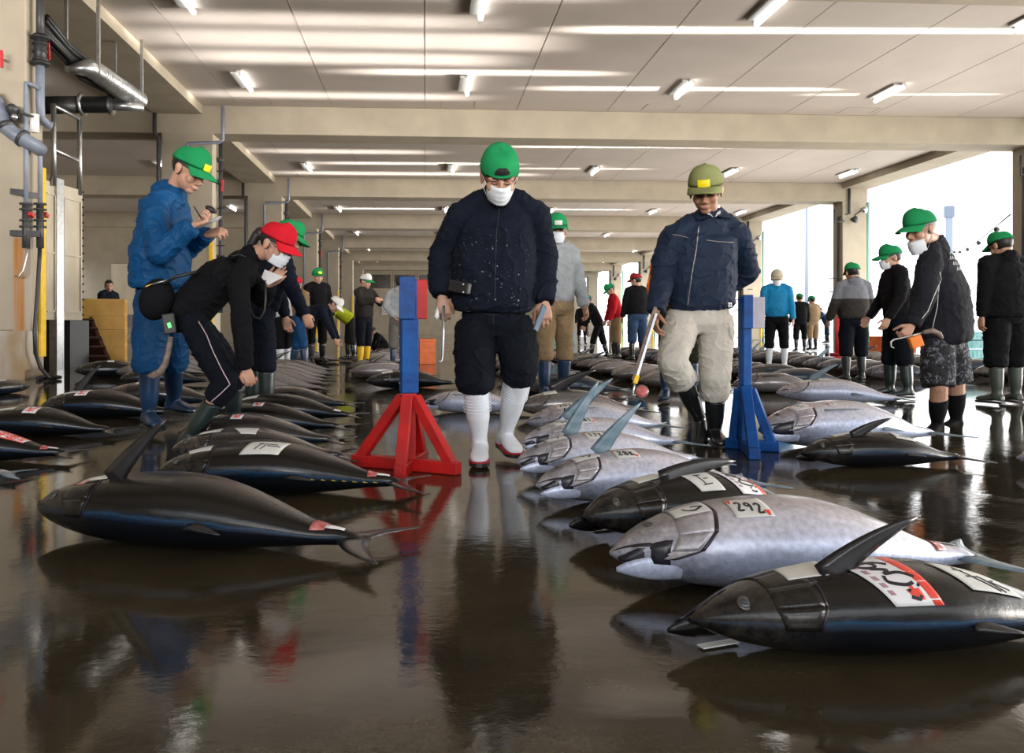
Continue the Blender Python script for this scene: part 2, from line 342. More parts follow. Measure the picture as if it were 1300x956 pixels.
def fish_material(kind):
    key = 'tuna_skin_'+kind
    if key in _mats: return _mats[key]
    m = bpy.data.materials.new(key); m.use_nodes = True; nt = m.node_tree; N = nt.nodes; L = nt.links; b = N['Principled BSDF']
    uv = N.new('ShaderNodeUVMap'); uv.uv_map = 'UVMap'; sp = N.new('ShaderNodeSeparateXYZ'); L.new(uv.outputs[0], sp.inputs[0])
    co = N.new('ShaderNodeTexCoord')
    n = N.new('ShaderNodeTexNoise'); n.inputs['Scale'].default_value = 7; n.inputs['Detail'].default_value = 6
    mp = N.new('ShaderNodeMapping'); mp.inputs['Scale'].default_value = (0.6, 3.2, 3.2); L.new(co.outputs['Object'], mp.inputs[0]); L.new(mp.outputs[0], n.inputs['Vector'])
    # v in 0..1 = angle from the back round to the belly; nudged by noise so that bands wander
    ad = N.new('ShaderNodeMath'); ad.operation = 'MULTIPLY_ADD'; ad.inputs[1].default_value = 0.10; L.new(n.outputs['Fac'], ad.inputs[0]); L.new(sp.outputs['Y'], ad.inputs[2])
    r = N.new('ShaderNodeValToRGB'); e = r.color_ramp.elements
    if kind == 'black':
        st = [(0.0, (0.003, 0.004, 0.006)), (0.20, (0.004, 0.006, 0.010)), (0.243, (0.006, 0.022, 0.055)), (0.262, (0.012, 0.050, 0.105)), (0.278, (0.007, 0.014, 0.025)), (0.30, (0.005, 0.0045, 0.004)), (0.55, (0.010, 0.0085, 0.007)), (0.72, (0.04, 0.034, 0.032)), (1.0, (0.22, 0.20, 0.20))]
    elif kind == 'silver':
        st = [(0.0, (0.008, 0.014, 0.03)), (0.16, (0.02, 0.035, 0.06)), (0.26, (0.07, 0.062, 0.062)), (0.40, (0.21, 0.185, 0.185)), (0.54, (0.40, 0.37, 0.39)), (0.70, (0.62, 0.62, 0.71)), (1.0, (0.45, 0.53, 0.72))]
    else:
        st = [(0.0, (0.010, 0.013, 0.02)), (0.18, (0.014, 0.03, 0.05)), (0.28, (0.014, 0.012, 0.011)), (0.48, (0.032, 0.028, 0.026)), (0.66, (0.11, 0.10, 0.10)), (1.0, (0.28, 0.27, 0.28))]
    e[0].position, e[0].color = st[0][0], (*st[0][1], 1); e[1].position, e[1].color = st[-1][0], (*st[-1][1], 1)
    for p_, c_ in st[1:-1]:
        q = e.new(p_); q.color = (*c_, 1)
    L.new(ad.outputs[0], r.inputs[0])
    # head plates are browner and mottled
    hr = N.new('ShaderNodeValToRGB'); hr.color_ramp.elements[0].position = 0.17; hr.color_ramp.elements[0].color = (1,1,1,1); hr.color_ramp.elements[1].position = 0.27; hr.color_ramp.elements[1].color = (0,0,0,1)
    L.new(sp.outputs['X'], hr.inputs[0])
    n2 = N.new('ShaderNodeTexNoise'); n2.inputs['Scale'].default_value = 22; n2.inputs['Detail'].default_value = 7; n2.inputs['Roughness'].default_value = 0.7; L.new(co.outputs['Object'], n2.inputs['Vector'])
    nr = N.new('ShaderNodeValToRGB'); nr.color_ramp.elements[0].position = 0.42; nr.color_ramp.elements[1].position = 0.62
    hc = {'black': ((0.012, 0.011, 0.011), (0.060, 0.050, 0.038)), 'silver': ((0.05, 0.042, 0.042), (0.36, 0.34, 0.35)), 'dark': ((0.03, 0.025, 0.022), (0.16, 0.13, 0.11))}[kind]
    nr.color_ramp.elements[0].color = (*hc[0], 1); nr.color_ramp.elements[1].color = (*hc[1], 1); L.new(n2.outputs['Fac'], nr.inputs[0])
    fm = N.new('ShaderNodeMath'); fm.operation = 'MULTIPLY'; fm.inputs[1].default_value = 0.55; L.new(hr.outputs[0], fm.inputs[0])
    mx = N.new('ShaderNodeMix'); mx.data_type = 'RGBA'; L.new(fm.outputs[0], mx.inputs[0]); L.new(r.outputs[0], mx.inputs[6]); L.new(nr.outputs[0], mx.inputs[7])
    # speckle of rubbed scales
    n3 = N.new('ShaderNodeTexNoise'); n3.inputs['Scale'].default_value = 55; n3.inputs['Detail'].default_value = 5; L.new(co.outputs['Object'], n3.inputs['Vector'])
    sr = N.new('ShaderNodeValToRGB'); sr.color_ramp.elements[0].position = 0.3; sr.color_ramp.elements[0].color = (0.7, 0.7, 0.7, 1); sr.color_ramp.elements[1].position = 0.75; sr.color_ramp.elements[1].color = (1.35, 1.3, 1.3, 1); L.new(n3.outputs['Fac'], sr.inputs[0])
    m2 = N.new('ShaderNodeMix'); m2.data_type = 'RGBA'; m2.blend_type = 'MULTIPLY'; m2.inputs[0].default_value = 0.7; L.new(mx.outputs[2], m2.inputs[6]); L.new(sr.outputs[0], m2.inputs[7])
    L.new(m2.outputs[2], b.inputs['Base Color'])
    b.inputs['Metallic'].default_value = 0.25 if kind != 'black' else 0.0
    b.inputs['Specular IOR Level'].default_value = 0.22 if kind == 'black' else 0.4
    b.inputs['Roughness'].default_value = {'black': 0.27, 'silver': 0.33, 'dark': 0.22}[kind]
    b.inputs['Coat Weight'].default_value = 0.25 if kind != 'dark' else 0.5; b.inputs['Coat Roughness'].default_value = 0.15
    bp = N.new('ShaderNodeBump'); bp.inputs['Strength'].default_value = 0.5; bp.inputs['Distance'].default_value = 0.004
    ba = N.new('ShaderNodeMath'); ba.operation = 'MULTIPLY_ADD'; ba.inputs[1].default_value = 0.35; L.new(n3.outputs['Fac'], ba.inputs[0]); L.new(n2.outputs['Fac'], ba.inputs[2]); L.new(ba.outputs[0], bp.inputs['Height']); L.new(bp.outputs[0], b.inputs['Normal'])
    _mats[key] = m; return m
M_fin = {'black': mat('dark_fin', (0.020, 0.019, 0.022), 0.3, var=0.4, vscale=12, coat=0.3),
         'silver': mat('blue_grey_fin', (0.22, 0.30, 0.36), 0.35, color2=(0.10, 0.17, 0.22), vscale=6, stretch=(1, 4, 4), coat=0.3),
         'dark': mat('dark_fin', (0.02, 0.019, 0.022), 0.3)}
M_flesh = mat('raw_tuna_flesh', (0.42, 0.035, 0.04), 0.35, color2=(0.60, 0.22, 0.20), vscale=25, coat=0.4)
M_gill = mat('gill_slit_dark', (0.018, 0.010, 0.018), 0.35)
M_blood = mat('mouth_lining', (0.012, 0.012, 0.022), 0.3, var=0.5)
M_eye = mat('clouded_eye', (0.035, 0.045, 0.05), 0.15, coat=0.6)
M_eyering = mat('eye_ring', (0.07, 0.062, 0.055), 0.3)
M_finlet = mat('yellow_finlet', (0.62, 0.50, 0.05), 0.4)
M_paper = mat('wet_paper', (0.66, 0.67, 0.64), 0.5, var=0.06, vscale=20)
M_wpaper = mat('white_sticker', (0.82, 0.82, 0.84), 0.45)
M_pred = mat('red_print', (0.80, 0.07, 0.045), 0.45)
M_ink = mat('black_marker_ink', (0.012, 0.012, 0.02), 0.5)
M_pink = mat('pink_print', (0.42, 0.25, 0.30), 0.5)

def patch(mb, c, L, fat, off=0.002, nu=10, nv=10, T=None, rnd=0.0):
    """curved quad on the skin; c = four (s, th) corners in order; two-sided thin shell"""
    def at(u, v, o):
        s = (1-u)*(1-v)*c[0][0]+u*(1-v)*c[1][0]+u*v*c[2][0]+(1-u)*v*c[3][0]
        t = (1-u)*(1-v)*c[0][1]+u*(1-v)*c[1][1]+u*v*c[2][1]+(1-u)*v*c[3][1]
        return fish_pt(s, t, L, fat, o)
    vs = [at(i/nu, j/nv, off) for j in range(nv+1) for i in range(nu+1)]
    m = len(vs); vs += [at(i/nu, j/nv, off-0.0012) for j in range(nv+1) for i in range(nu+1)]
    fs = []
    for j in range(nv):
        for i in range(nu):
            a = j*(nu+1)+i; fs.append((a, a+1, a+nu+2, a+nu+1)); fs.append((m+a+nu+1, m+a+nu+2, m+a+1, m+a))
    bd = [i for i in range(nu+1)]+[(j)*(nu+1)+nu for j in range(1, nv+1)]+[nv*(nu+1)+i for i in range(nu-1, -1, -1)]+[j*(nu+1) for j in range(nv-1, 0, -1)]
    for k in range(len(bd)):
        a, b_ = bd[k], bd[(k+1) % len(bd)]; fs.append((b_, a, m+a, m+b_))
    mb.add(vs, fs, True)
def catmull(p, n=5):
    p = [p[0]]+list(p)+[p[-1]]; out = []
    for i in range(1, len(p)-2):
        for k in range(n):
            t = k/n; out.append(tuple(.5*((2*p[i][c])+(-p[i-1][c]+p[i+1][c])*t+(2*p[i-1][c]-5*p[i][c]+4*p[i+1][c]-p[i+2][c])*t*t+(-p[i-1][c]+3*p[i][c]-3*p[i+1][c]+p[i+2][c])*t**3) for c in (0, 1)))
    out.append(tuple(p[-2])); return out
def strokes(mb, c, lines, L, fat, wd=0.006, off=0.0032):
    """ink lines: polylines in the unit square of a sticker with corners c"""
    def at(u, v, o=off):
        s = (1-u)*(1-v)*c[0][0]+u*(1-v)*c[1][0]+u*v*c[2][0]+(1-u)*v*c[3][0]
        t = (1-u)*(1-v)*c[0][1]+u*(1-v)*c[1][1]+u*v*c[2][1]+(1-u)*v*c[3][1]
        return fish_pt(s, t, L, fat, o)
    for ln in lines:
        if len(ln) >= 4 and not (len(ln) == 5 and ln[0] == ln[-1]): ln = catmull(ln)
        pts = []
        for k in range(len(ln)-1):
            (u0, v0), (u1, v1) = ln[k], ln[k+1]; n = max(1, int(math.hypot(u1-u0, v1-v0)*14))
            for q in range(n): pts.append((u0+(u1-u0)*q/n, v0+(v1-v0)*q/n))
        pts.append(ln[-1])
        W = [at(*p) for p in pts]; Nn = [(at(p[0], p[1], off+0.01)-at(*p)).normalized() for p in pts]
        vs = []; fs = []
        for i, p in enumerate(W):
            t = (W[min(i+1, len(W)-1)]-W[max(i-1, 0)]).normalized(); sd = t.cross(Nn[i])*wd*0.5
            vs += [p-sd, p+sd, p+sd-Nn[i]*0.0015, p-sd-Nn[i]*0.0015]
        for i in range(len(W)-1):
            for q in range(4):
                q2 = (q+1) % 4; fs.append((i*4+q, i*4+q2, (i+1)*4+q2, (i+1)*4+q))
        mb.add(vs, fs)

def blade(mb, pts, widths, thick, wdir):
    """tapering fin: centre line pts, chord widths along wdir"""
    rings = []
    pts = [Vector(p) for p in pts]
    for i, p in enumerate(pts):
        t = (pts[min(i+1, len(pts)-1)]-pts[max(i-1, 0)]).normalized()
        wv = Vector(wdir)-t*Vector(wdir).dot(t); wv.normalize(); nv = t.cross(wv)
        w_ = widths[i]; th = thick*(0.35+0.65*w_/max(widths))
        rings.append([p-wv*w_*0.5, p-wv*w_*0.2+nv*th*.5, p+wv*w_*0.25+nv*th*.4, p+wv*w_*0.5, p+wv*w_*0.25-nv*th*.4, p-wv*w_*0.2-nv*th*.5])
    mb.loft(rings)

def tail_fin(mb, L, fat, spread=1.0):
    """crescent caudal fin in the plane of the body, both lobes"""
    z0 = fish_pt(0.96, 90, L, fat).z-float(np.interp(0.96, *_XB))*L*fat
    for sg in (-1, 1):
        pts = []; ws = []
        for k in range(7):
            u = k/6.0; pts.append((L*(0.955+0.035*u+0.085*u*u), sg*L*(0.005+0.165*u*spread), z0+0.004-0.010*u)); ws.append(L*(0.085*(1-u)**0.8+0.008))
        blade(mb, pts, ws, 0.012*L, (1, 0, 0))

MIRR = Matrix.Diagonal((1, -1, 1, 1))
def make_tuna(name, nose, tail, kind='black', near='back', fat=1.0, tailfin=True, mouth=0.0, pec=None, stickers=(), detail=2, cut=False, finlets=False, label='', group=None, Lmul=1.0, sub='tuna', cropped=0.97, slit=True, roll=None):
    """nose, tail: floor points below the snout and the tail root (world xy)"""
    nose = Vector((nose[0], nose[1], 0)); tail = Vector((tail[0], tail[1], 0)); d = tail-nose; L = d.length/0.97*Lmul; ang = math.atan2(d.y, d.x)
    # local +x runs from snout to tail; the back lies towards local -y; is that the camera side?
    camside = (Vector((0,0,0))-nose).dot(Vector((math.sin(ang), -math.cos(ang), 0)))
    mir = (near == 'back') != (camside > 0)
    root = empty(name, nose, ang); tag(root, label, sub, group)
    ro = roll if roll is not None else (-34 if near == 'back' else 14)
    sy = -1 if mir else 1
    def fin_(mb):
        if mir: mb.v = [(x, -y, z) for x, y, z in mb.v]
        return mb
    m = fish_material(kind); ns, nt = (46, 28) if detail >= 2 else ((26, 16) if detail == 1 else (16, 12))
    smax = cropped
    # body
    vs = []; uvs = []
    for i in range(ns+1):
        s = smax*(i/ns)**1.0
        s = max(0.0, s)
        for k in range(nt):
            th = 360*k/nt; vs.append(fish_pt(s, th, L, fat)); tt = (th-ro) % 360; vv = tt/180 if tt <= 180 else (360-tt)/180; uvs.append((s, vv))
    me_f = []
    for i in range(ns):
        for k in range(nt):
            k2 = (k+1) % nt; me_f.append((i*nt+k, i*nt+k2, (i+1)*nt+k2, (i+1)*nt+k))
    me_f.append(tuple(range(nt-1, -1, -1))); me_f.append(tuple(ns*nt+k for k in range(nt)))
    body = MB(); body.add(vs, me_f, True); fin_(body)
    if detail >= 1 and cropped > .9:                # keels on the tail root
        pass
    o = body.build('body', m, root, fix=True)
    me = o.data; ul = me.uv_layers.new(name='UVMap')
    for lp in me.loops: ul.data[lp.index].uv = uvs[lp.vertex_index]
    mod = None
    fm = M_fin[kind]
    if detail >= 1 and slit:
        q = MB(); c0 = [(0.232, 28), (0.246, 60), (0.245, 95), (0.225, 130), (0.185, 156), (0.12, 170)]
        for i in range(len(c0)-1):
            a, b_ = c0[i], c0[i+1]; w_ = 0.006 if i < 2 else 0.010
            patch(q, [(a[0], a[1]+ro), (b_[0], b_[1]+ro), (b_[0]+w_, b_[1]+1+ro), (a[0]+w_*.8, a[1]+1+ro)], L, fat, 0.0012, 5, 2)
        fin_(q).build('gill_slit', M_gill, root)
        if kind == 'silver' or detail >= 2:
            q = MB(); fr = [(0.165, 28), (0.152, 60), (0.150, 95), (0.145, 130), (0.125, 156), (0.10, 170)]
            for i in range(len(c0)-1):
                patch(q, [(fr[i][0], fr[i][1]+ro), (c0[i][0]-.002, c0[i][1]+ro), (c0[i+1][0]-.002, c0[i+1][1]+ro), (fr[i+1][0], fr[i+1][1]+ro)], L, fat, 0.0022, 6, 5)
            g = fin_(q).build('gill_cover', m, root); ul = g.data.uv_layers.new(name='UVMap')
            for lp in g.data.loops:
                v = g.data.vertices[lp.vertex_index].co; ul.data[lp.index].uv = (v.x/L+0.02, 0.55 if kind == 'silver' else 0.4)
        # mouth line
        q = MB()
        ml = [(0.004, 118), (0.045, 128), (0.085, 135)]
        for i in range(2):
            a, b_ = ml[i], ml[i+1]; patch(q, [(a[0], a[1]+ro), (b_[0], b_[1]+ro), (b_[0], b_[1]+9+ro), (a[0], a[1]+10+ro)], L, fat, 0.0012, 4, 2)
        fin_(q).build('mouth_line', M_gill, root)
    if detail >= 1:
        q = MB(); e = fish_pt(0.098, 80+ro, L, fat, 0.0); nr_ = (fish_pt(0.098, 80+ro, L, fat, 0.02)-e).normalized(); R = nr_.to_track_quat('Z', 'Y').to_matrix()
        q.ell(e, (0.0165*L, 0.0165*L, 0.004*L), R, 16, 8); er = fin_(q).build('eye_ring', M_eyering, root)
        q = MB(); q.ell(e+nr_*0.0018*L, (0.0115*L, 0.0115*L, 0.0048*L), R, 16, 8); fin_(q).build('eye', M_eye, root)
    if mouth > 0:                                   # lower jaw dropped open
        hinge = fish_pt(0.10, 180, L, fat); hz = fish_pt(0.05, 90, L, fat, 0).z-float(np.interp(.05, *_XB))*L*fat
        A = Vector((0.125*L, hinge.y*.72, hz*.80)) if near == 'back' else Vector((0.15*L, hinge.y*.98, hz*.86))
        B = Vector((-0.046*L*mouth, hinge.y*0.12, hz*0.62)) if near == 'back' else Vector((0.006*L, .022*L+.018*L*mouth, hz*.62))
        wz = 0.040 if near == 'back' else 0.030
        def arc(u, th, sc):
            c_ = A.lerp(B, u); wj = L*fat*(wz*(1-u**2.2)+0.005)*sc; wy = L*fat*((.022 if near == 'back' else .013)*(1-u**2)+.004)*sc
            return c_+Vector((0, wy*math.cos(th), wj*math.sin(th)))
        q = MB(); q.loft([[arc(k/10, t, 1.0) for t in np.linspace(0, 2*PI, 16, endpoint=False)] for k in range(11)]); fin_(q)
        j = q.build('lower_jaw', m, root); ul = j.data.uv_layers.new(name='UVMap')
        for lp in j.data.loops: ul.data[lp.index].uv = (0.30, 0.26 if kind == 'black' else 0.9)
        # the dark opening between snout and jaw
        S = fish_pt(0.012, 150, L, fat); q = MB(); rings = []
        for k in range(7):
            u = k/6.0; lo_ = A.lerp(B, u*.93)+Vector((0, 0, L*.010)); up_ = fish_pt(0.12-0.105*u, 168, L, fat, -.004)
            c_ = (lo_+up_)/2; hy = max(abs(lo_.y-up_.y)/2, .006*L)+.004*L; hzz = L*fat*(.030*(1-u**2)+.004)
            rings.append([Vector((lo_.x*(.5-.5*math.cos(t))+up_.x*(.5+.5*math.cos(t)), c_.y+(-1 if up_.y < lo_.y else 1)*hy*math.cos(t), c_.z+hzz*math.sin(t))) for t in np.linspace(0, 2*PI, 12, endpoint=False)])
        q.loft(rings); fin_(q).build('mouth_cavity', M_blood, root)
    if pec:                                          # (length, lean back, root angle on the flank, sideways) long sickle fin raised from the upper flank
        ln, lean, th0 = pec[:3]; side = pec[3] if len(pec) > 3 else 0.0
        b0 = fish_pt(0.275, th0, L, fat, -0.006); pts = []; ws = []
        for k in range(10):
            u = k/9.0; a = math.radians(lean)*(0.90+0.16*u)
            pts.append(b0+Vector((math.sin(a)*ln*u, side*ln*u, math.cos(a)*ln*u))); ws.append(ln*(0.27*(1-u)**0.75+0.012))
        q = MB(); blade(q, pts, ws, 0.007*L, (math.cos(math.radians(lean)), 0, -math.sin(math.radians(lean)))); fin_(q).build('pectoral_fin', fm, root)
    elif detail >= 1 and pec is None:
        q = MB(); b0 = [fish_pt(0.28+0.20*u, (100 if near == 'back' else 132)+4*u, L, fat, 0.003) for u in np.linspace(0, 1, 6)]
        blade(q, b0, [L*(0.034*(1-u)**.7+0.003) for u in np.linspace(0, 1, 6)], 0.006*L, (0, 1, 0)); fin_(q).build('pectoral_fin', fm, root)
    if tailfin:
        q = MB(); tail_fin(q, L, fat); fin_(q).build('tail_fin', fm, root)
    else:
        q = MB(); r_ = [fish_pt(smax-0.001, 360*k/14, L, fat, 0.002) for k in range(14)]; r2 = [fish_pt(smax, 360*k/14, L, fat, 0.002)+Vector((0.004*L, 0, 0)) for k in range(14)]
        q.loft([r_, r2]); fin_(q).build('cut_face', M_flesh, root)
    if cut:                                          # notch cut in the tail root to judge the meat
        q = MB(); sc_ = 0.845; patch(q, [(sc_, 30), (sc_+0.035, 42), (sc_+0.035, 140), (sc_, 150)], L, fat, 0.0035, 4, 8); fin_(q).build('cut_notch', M_flesh, root)
        q = MB(); patch(q, [(sc_+0.035, 55), (sc_+0.085, 60), (sc_+0.085, 88), (sc_+0.035, 88)], L, fat, 0.0045, 4, 4); fin_(q).build('white_skin_flap', M_wpaper, root)
    if detail >= 1 and tailfin:                      # dorsal and anal fin stubs
        for th in (0, 180):
            q = MB(); b0 = fish_pt(0.56, th, L, fat, -0.006); sg = -1 if th == 0 else 1; pts = [b0+Vector((L*(0.10*u**1.2), sg*L*0.028*u, -0.016*L*u)) for u in np.linspace(0, 1, 6)]
            blade(q, pts, [L*(0.045*(1-u)+0.004) for u in np.linspace(0, 1, 6)], 0.008*L, (1, 0, 0)); fin_(q).build('dorsal_fin' if th == 0 else 'anal_fin', fm, root)
    if finlets:
        for k in range(7):
            s = 0.64+0.038*k; q = MB(); p0 = fish_pt(s, ro+26, L, fat, 0.0)
            q.add([p0, p0+Vector((0.020*L, -0.002*L, 0.0)), p0+Vector((0.024*L, -0.014*L, 0.002)), p0+Vector((0.004, 0, 0.005)), ], [(0,1,2), (0,2,3), (0,3,1), (1,3,2)]); fin_(q).build('finlet', M_finlet, root)
    for st in stickers:
        if near == 'belly': st = dict(st); st['c'] = [(a_, b_+20) for a_, b_ in st['c']]
        q = MB(); patch(q, st['c'], L, fat, 0.0030); o = fin_(q).build(st.get('name', 'paper_tag'), st.get('m', M_paper), root)
        if st.get('label'): o['label'] = st['label']
        for (nm, mt, off, quads, lines, wd) in st.get('ink', ()):
            q = MB()
            for qd in quads:
                cc = st['c']
                def bil(u, v):
                    return tuple((1-u)*(1-v)*cc[0][i]+u*(1-v)*cc[1][i]+u*v*cc[2][i]+(1-u)*v*cc[3][i] for i in (0, 1))
                patch(q, [bil(*p) for p in qd], L, fat, off, 4, 6)
            if lines: strokes(q, st['c'], lines, L, fat, wd, off+0.0004)
            fin_(q).build(nm, mt, o)
    return root

# ---------------------------------------------------------------- fixtures on the building, stands, tools
def PY(px, py, Y):
    d = Y/(_c-(px-PX0)/F*_s); return P(px, py, d)
M_redw = mat('red_painted_wood', (0.52, 0.012, 0.010), 0.5, spec=.3, color2=(0.36, 0.012, 0.012), vscale=9, bump=.3, bscale=30)
M_bluw = mat('blue_painted_wood', (0.004, 0.085, 0.33), 0.5, spec=.25, color2=(0.003, 0.045, 0.20), vscale=9, bump=.3, bscale=30)
M_greyw = mat('pale_grey_board', (0.42, 0.40, 0.46), 0.5, var=.15)
def obj(q, name, m, parent):
    """mesh collected in world coordinates, parented to an object standing at parent.location"""
    o = q.build(name, m, None); org = Vector((0,0,0)); p = parent
    while p is not None: org = org+Vector(p.location); p = p.parent
    for v in o.data.vertices: v.co = v.co-org
    o.parent = parent; return o
def single(q, name, m, org, label, cat, group=None, kind=None):
    o = q.build(name, m, None, org=org); tag(o, label, cat, group, kind); return o
def barrier(label, c, ends, ztop, zhub, mleg, mpost, mb1, mb2, bw, pw=.088):
    r = empty('barrier_stand', c); tag(r, label, 'barrier')
    up = Vector((0,0,1))
    for e in ends:
        e = Vector((e.x, e.y, 0)); d = (e-c).normalized()
        q = MB(); q.bar(c+d*.03+up*.032, e+up*.032, .062, .062, bev=.006); obj(q, 'foot_bar', mleg, r)
        q = MB(); q.bar(c+d*.035+up*(zhub-.02), e-d*.045+up*.05, .058, .052, bev=.005); obj(q, 'brace', mleg, r)
    q = MB(); q.bar(c+up*.0, c+up*zhub, .070, .070, up=(1,0,0), bev=.004); obj(q, 'lower_post', mleg, r)
    q = MB(); q.bar(c+up*(zhub-.0), c+up*ztop*.99, pw, pw, up=(1, .2, 0), bev=.006); obj(q, 'post', mpost, r)
    rt = Vector((_c, -_s, 0)); fw = Vector((_s, _c, 0))
    q = MB(); a = c+rt*(-.004)-fw*.058; q.bar(a+up*(ztop-bw[2]), a+up*ztop, bw[0], .026, up=fw, bev=.004); obj(q, 'face_board', mb1, r)
    q = MB(); a = c+rt*(bw[0]/2+bw[1]/2-.006)-fw*.020; q.bar(a+up*(ztop-bw[2]), a+up*(ztop-.012), bw[1], .028, up=fw, bev=.004); obj(q, 'side_board', mb2, r)
    q = MB()
    for k in range(5): q.ell(c-rt*.047-fw*.0+up*(zhub+.05+.06*k), (.004, .004, .004), None, 6, 4)
    o = obj(q, 'nail_row', M_steel, r)
    return r
barrier('red-legged wooden barrier stand with blue post and blue and red boards', G(519, 597), [G(449, 591), G(583, 603), G(507, 608), G(537, 585)], .995, .40, M_redw, M_bluw, M_bluw, M_redw, (.078, .062, .215))
barrier('all-blue wooden barrier stand with a pale grey board, behind the older man', G(946, 571), [G(990, 574), G(924, 568), G(958, 584), G(938, 559)], .93, .385, M_bluw, M_bluw, M_bluw, M_greyw, (.056, .085, .20), .058)

# pier pipework
PF = 11.27
def PW(x, y, Y=11.27):
    if x > 36: Y = 5.455/abs(math.tan(math.atan((x-PX0)/F)+YAW))
    return PY(x, y, min(Y, 11.75))
def ptube(q, pts, r, Y=PF, n=10): q.tube([PW(x, y, Y) for x, y in pts], r, n)
r = empty('water_pipe', PY(51, 300, PF)); tag(r, 'dark upright water pipe with flanged black valve and red handle on the left pier', 'pipe')
q = MB(); ptube(q, [(51, -12), (51, 20), (51, 46)], .055); obj(q, 'upper_pipe', M_dkpipe, r)
q = MB(); ptube(q, [(51, 82), (51, 130), (52, 150), (60, 158), (66, 160)], .060); obj(q, 'lower_pipe', M_pvc, r)
q = MB(); ptube(q, [(51, 44), (51, 84)], .085, n=16)
for y in (48, 56, 66, 76, 81): ptube(q, [(51, y-1.3), (51, y+1.3)], .125 if y in (48, 81) else .10, n=16)
v = obj(q, 'valve', M_black, r)
q = MB(); q.bar(PW(60, 54, PF-.1), PW(61, 76, PF-.1), .06, .03); obj(q, 'valve_handle', M_redp, r)
r = empty('water_pipe', PY(33, 300, PF)); tag(r, 'slate-blue twin taps piping down the left pier with small red handles', 'pipe')
q = MB(); ptube(q, [(50, 113), (40, 107), (33, 105), (33, 118), (33, 140), (33, 200), (33, 262)], .033); obj(q, 'left_riser', M_pvc, r)
q = MB(); ptube(q, [(50, 178), (51, 195), (51, 262)], .033); obj(q, 'right_riser', M_pvc, r)
for x in (33, 51):
    q = MB(); ptube(q, [(x, 258), (x, 292), (x, 315)], .05)
    for y in (259, 266, 280, 288): ptube(q, [(x, y-1), (x, y+1)], .085, n=14)
    t = obj(q, 'tap', M_dkpipe, r); q = MB(); q.bar(PW(x+5, 271, PF-.08), PW(x+9, 275, PF-.08), .06, .05); obj(q, 'tap_handle', M_redp, t)
for y, xa, xb in ((243, 14, 34), (247, 30, 52)):
    q = MB(); q.bar(PW(xa, y, PF), PW(xb, y+2, PF), .05, .08); obj(q, 'pipe_bracket', M_dsteel, r)
r = empty('drain_pipe', PY(10, 165, PF-.1)); tag(r, 'thick grey drain pipe sweeping across the left pier top to bottom right', 'pipe')
q = MB(); ptube(q, [(-14, 118), (-4, 132), (3, 148), (8, 162), (18, 170), (32, 178), (44, 185), (51, 190)], .10, PF-.12, 14); obj(q, 'pipe_run', M_pvc, r)
q = MB(); ptube(q, [(27, 174.5), (30, 176.5)], .125, PF-.12, 14); ptube(q, [(6, 157), (9, 163)], .118, PF-.12, 14); obj(q, 'collar', M_dkpipe, r)
r = empty('valve_cluster', PY(28, 145, PF)); tag(r, 'small dark valve cluster with round dial on the left pier', 'valve')
q = MB(); ptube(q, [(15, 133), (15, 150), (24, 152), (24, 140), (34, 146), (42, 148), (42, 156), (62, 158)], .022, PF-.06); obj(q, 'pipework', M_dkpipe, r)
q = MB(); q.tube([PY(18, 148.5, PF-.22), PY(18, 148.5, PF-.05)], .045, 16); obj(q, 'dial', M_steel, r)
q = MB(); q.tube([PY(15, 138, PF-.18), PY(15, 138, PF-.05)], .07, 16); obj(q, 'hand_wheel', M_dkpipe, r)
r = empty('wall_bracket', PY(1, 75, PF)); tag(r, 'red valve handle at the very left edge, high on the pier', 'valve')
q = MB(); q.bar(PY(2, 64, PF-.1), PY(2.5, 86, PF-.1), .035, .03); q.bar(PY(0, 75, PF-.1), PY(4, 75, PF-.1), .025, .03); obj(q, 'valve_handle', M_redp, r)
q = MB(); q.tube([PY(2, 75, PF-.1), PY(2, 75, PF+.08)], .018, 8); obj(q, 'valve_stem', M_dkpipe, r)
q = MB(); a = [PY(14, 292, PF), PY(52, 292, PF), PY(52, 302, PF), PY(14, 302, PF)]; q.bar(PY(14, 296, PF+.0), PY(49, 297, PF+.0), .07, .08); single(q, 'wall_bracket', M_dsteel, PY(30, 297, PF), 'dark steel bracket strip above the rust streaks on the left pier', 'bracket')
q = MB(); q.box(PY(13.5, 300, PF).x, PY(36, 300, PF).x, 11.335, 11.352, PY(20, 420, 11.3).z, PY(20, 302, 11.3).z); o = q.build('trim_9', M_rust); o['kind'] = 'structure'
q = MB(); pts = [(51, 312), (50, 330), (47, 380), (44, 420), (45, 448), (52, 468)]
q.tube([PW(x, y, PF-.08) for x, y in pts]+[G(64, 481, .03), G(76, 479, .03), G(62, 476.5, .03), G(48, 480, .03)], .028, 10); single(q, 'rubber_hose', M_black, G(55, 480), 'black rubber hose hanging from the right tap down to the floor', 'hose')
q = MB(); q.tube([PY(33, 312, PF-.02), PY(34, 322, PF-.05), PY(29, 344, PF-.08), PY(25, 350, PF-.10), PY(19, 351, PF-.10)], .014, 8); single(q, 'tap_hook', M_steel, PY(30, 330, PF), 'thin bent steel hook hanging below the left tap', 'hook')
q = MB(); q.lathe([(.0, 0), (.06, 0), (.06, .25), (.0, .25)], 12, Matrix.Translation(PW(44, 168, PF-.2))); single(q, 'plastic_jar', M_white, PY(46, 180, PF-.1), 'small white plastic canister tied to the pier pipes', 'canister')
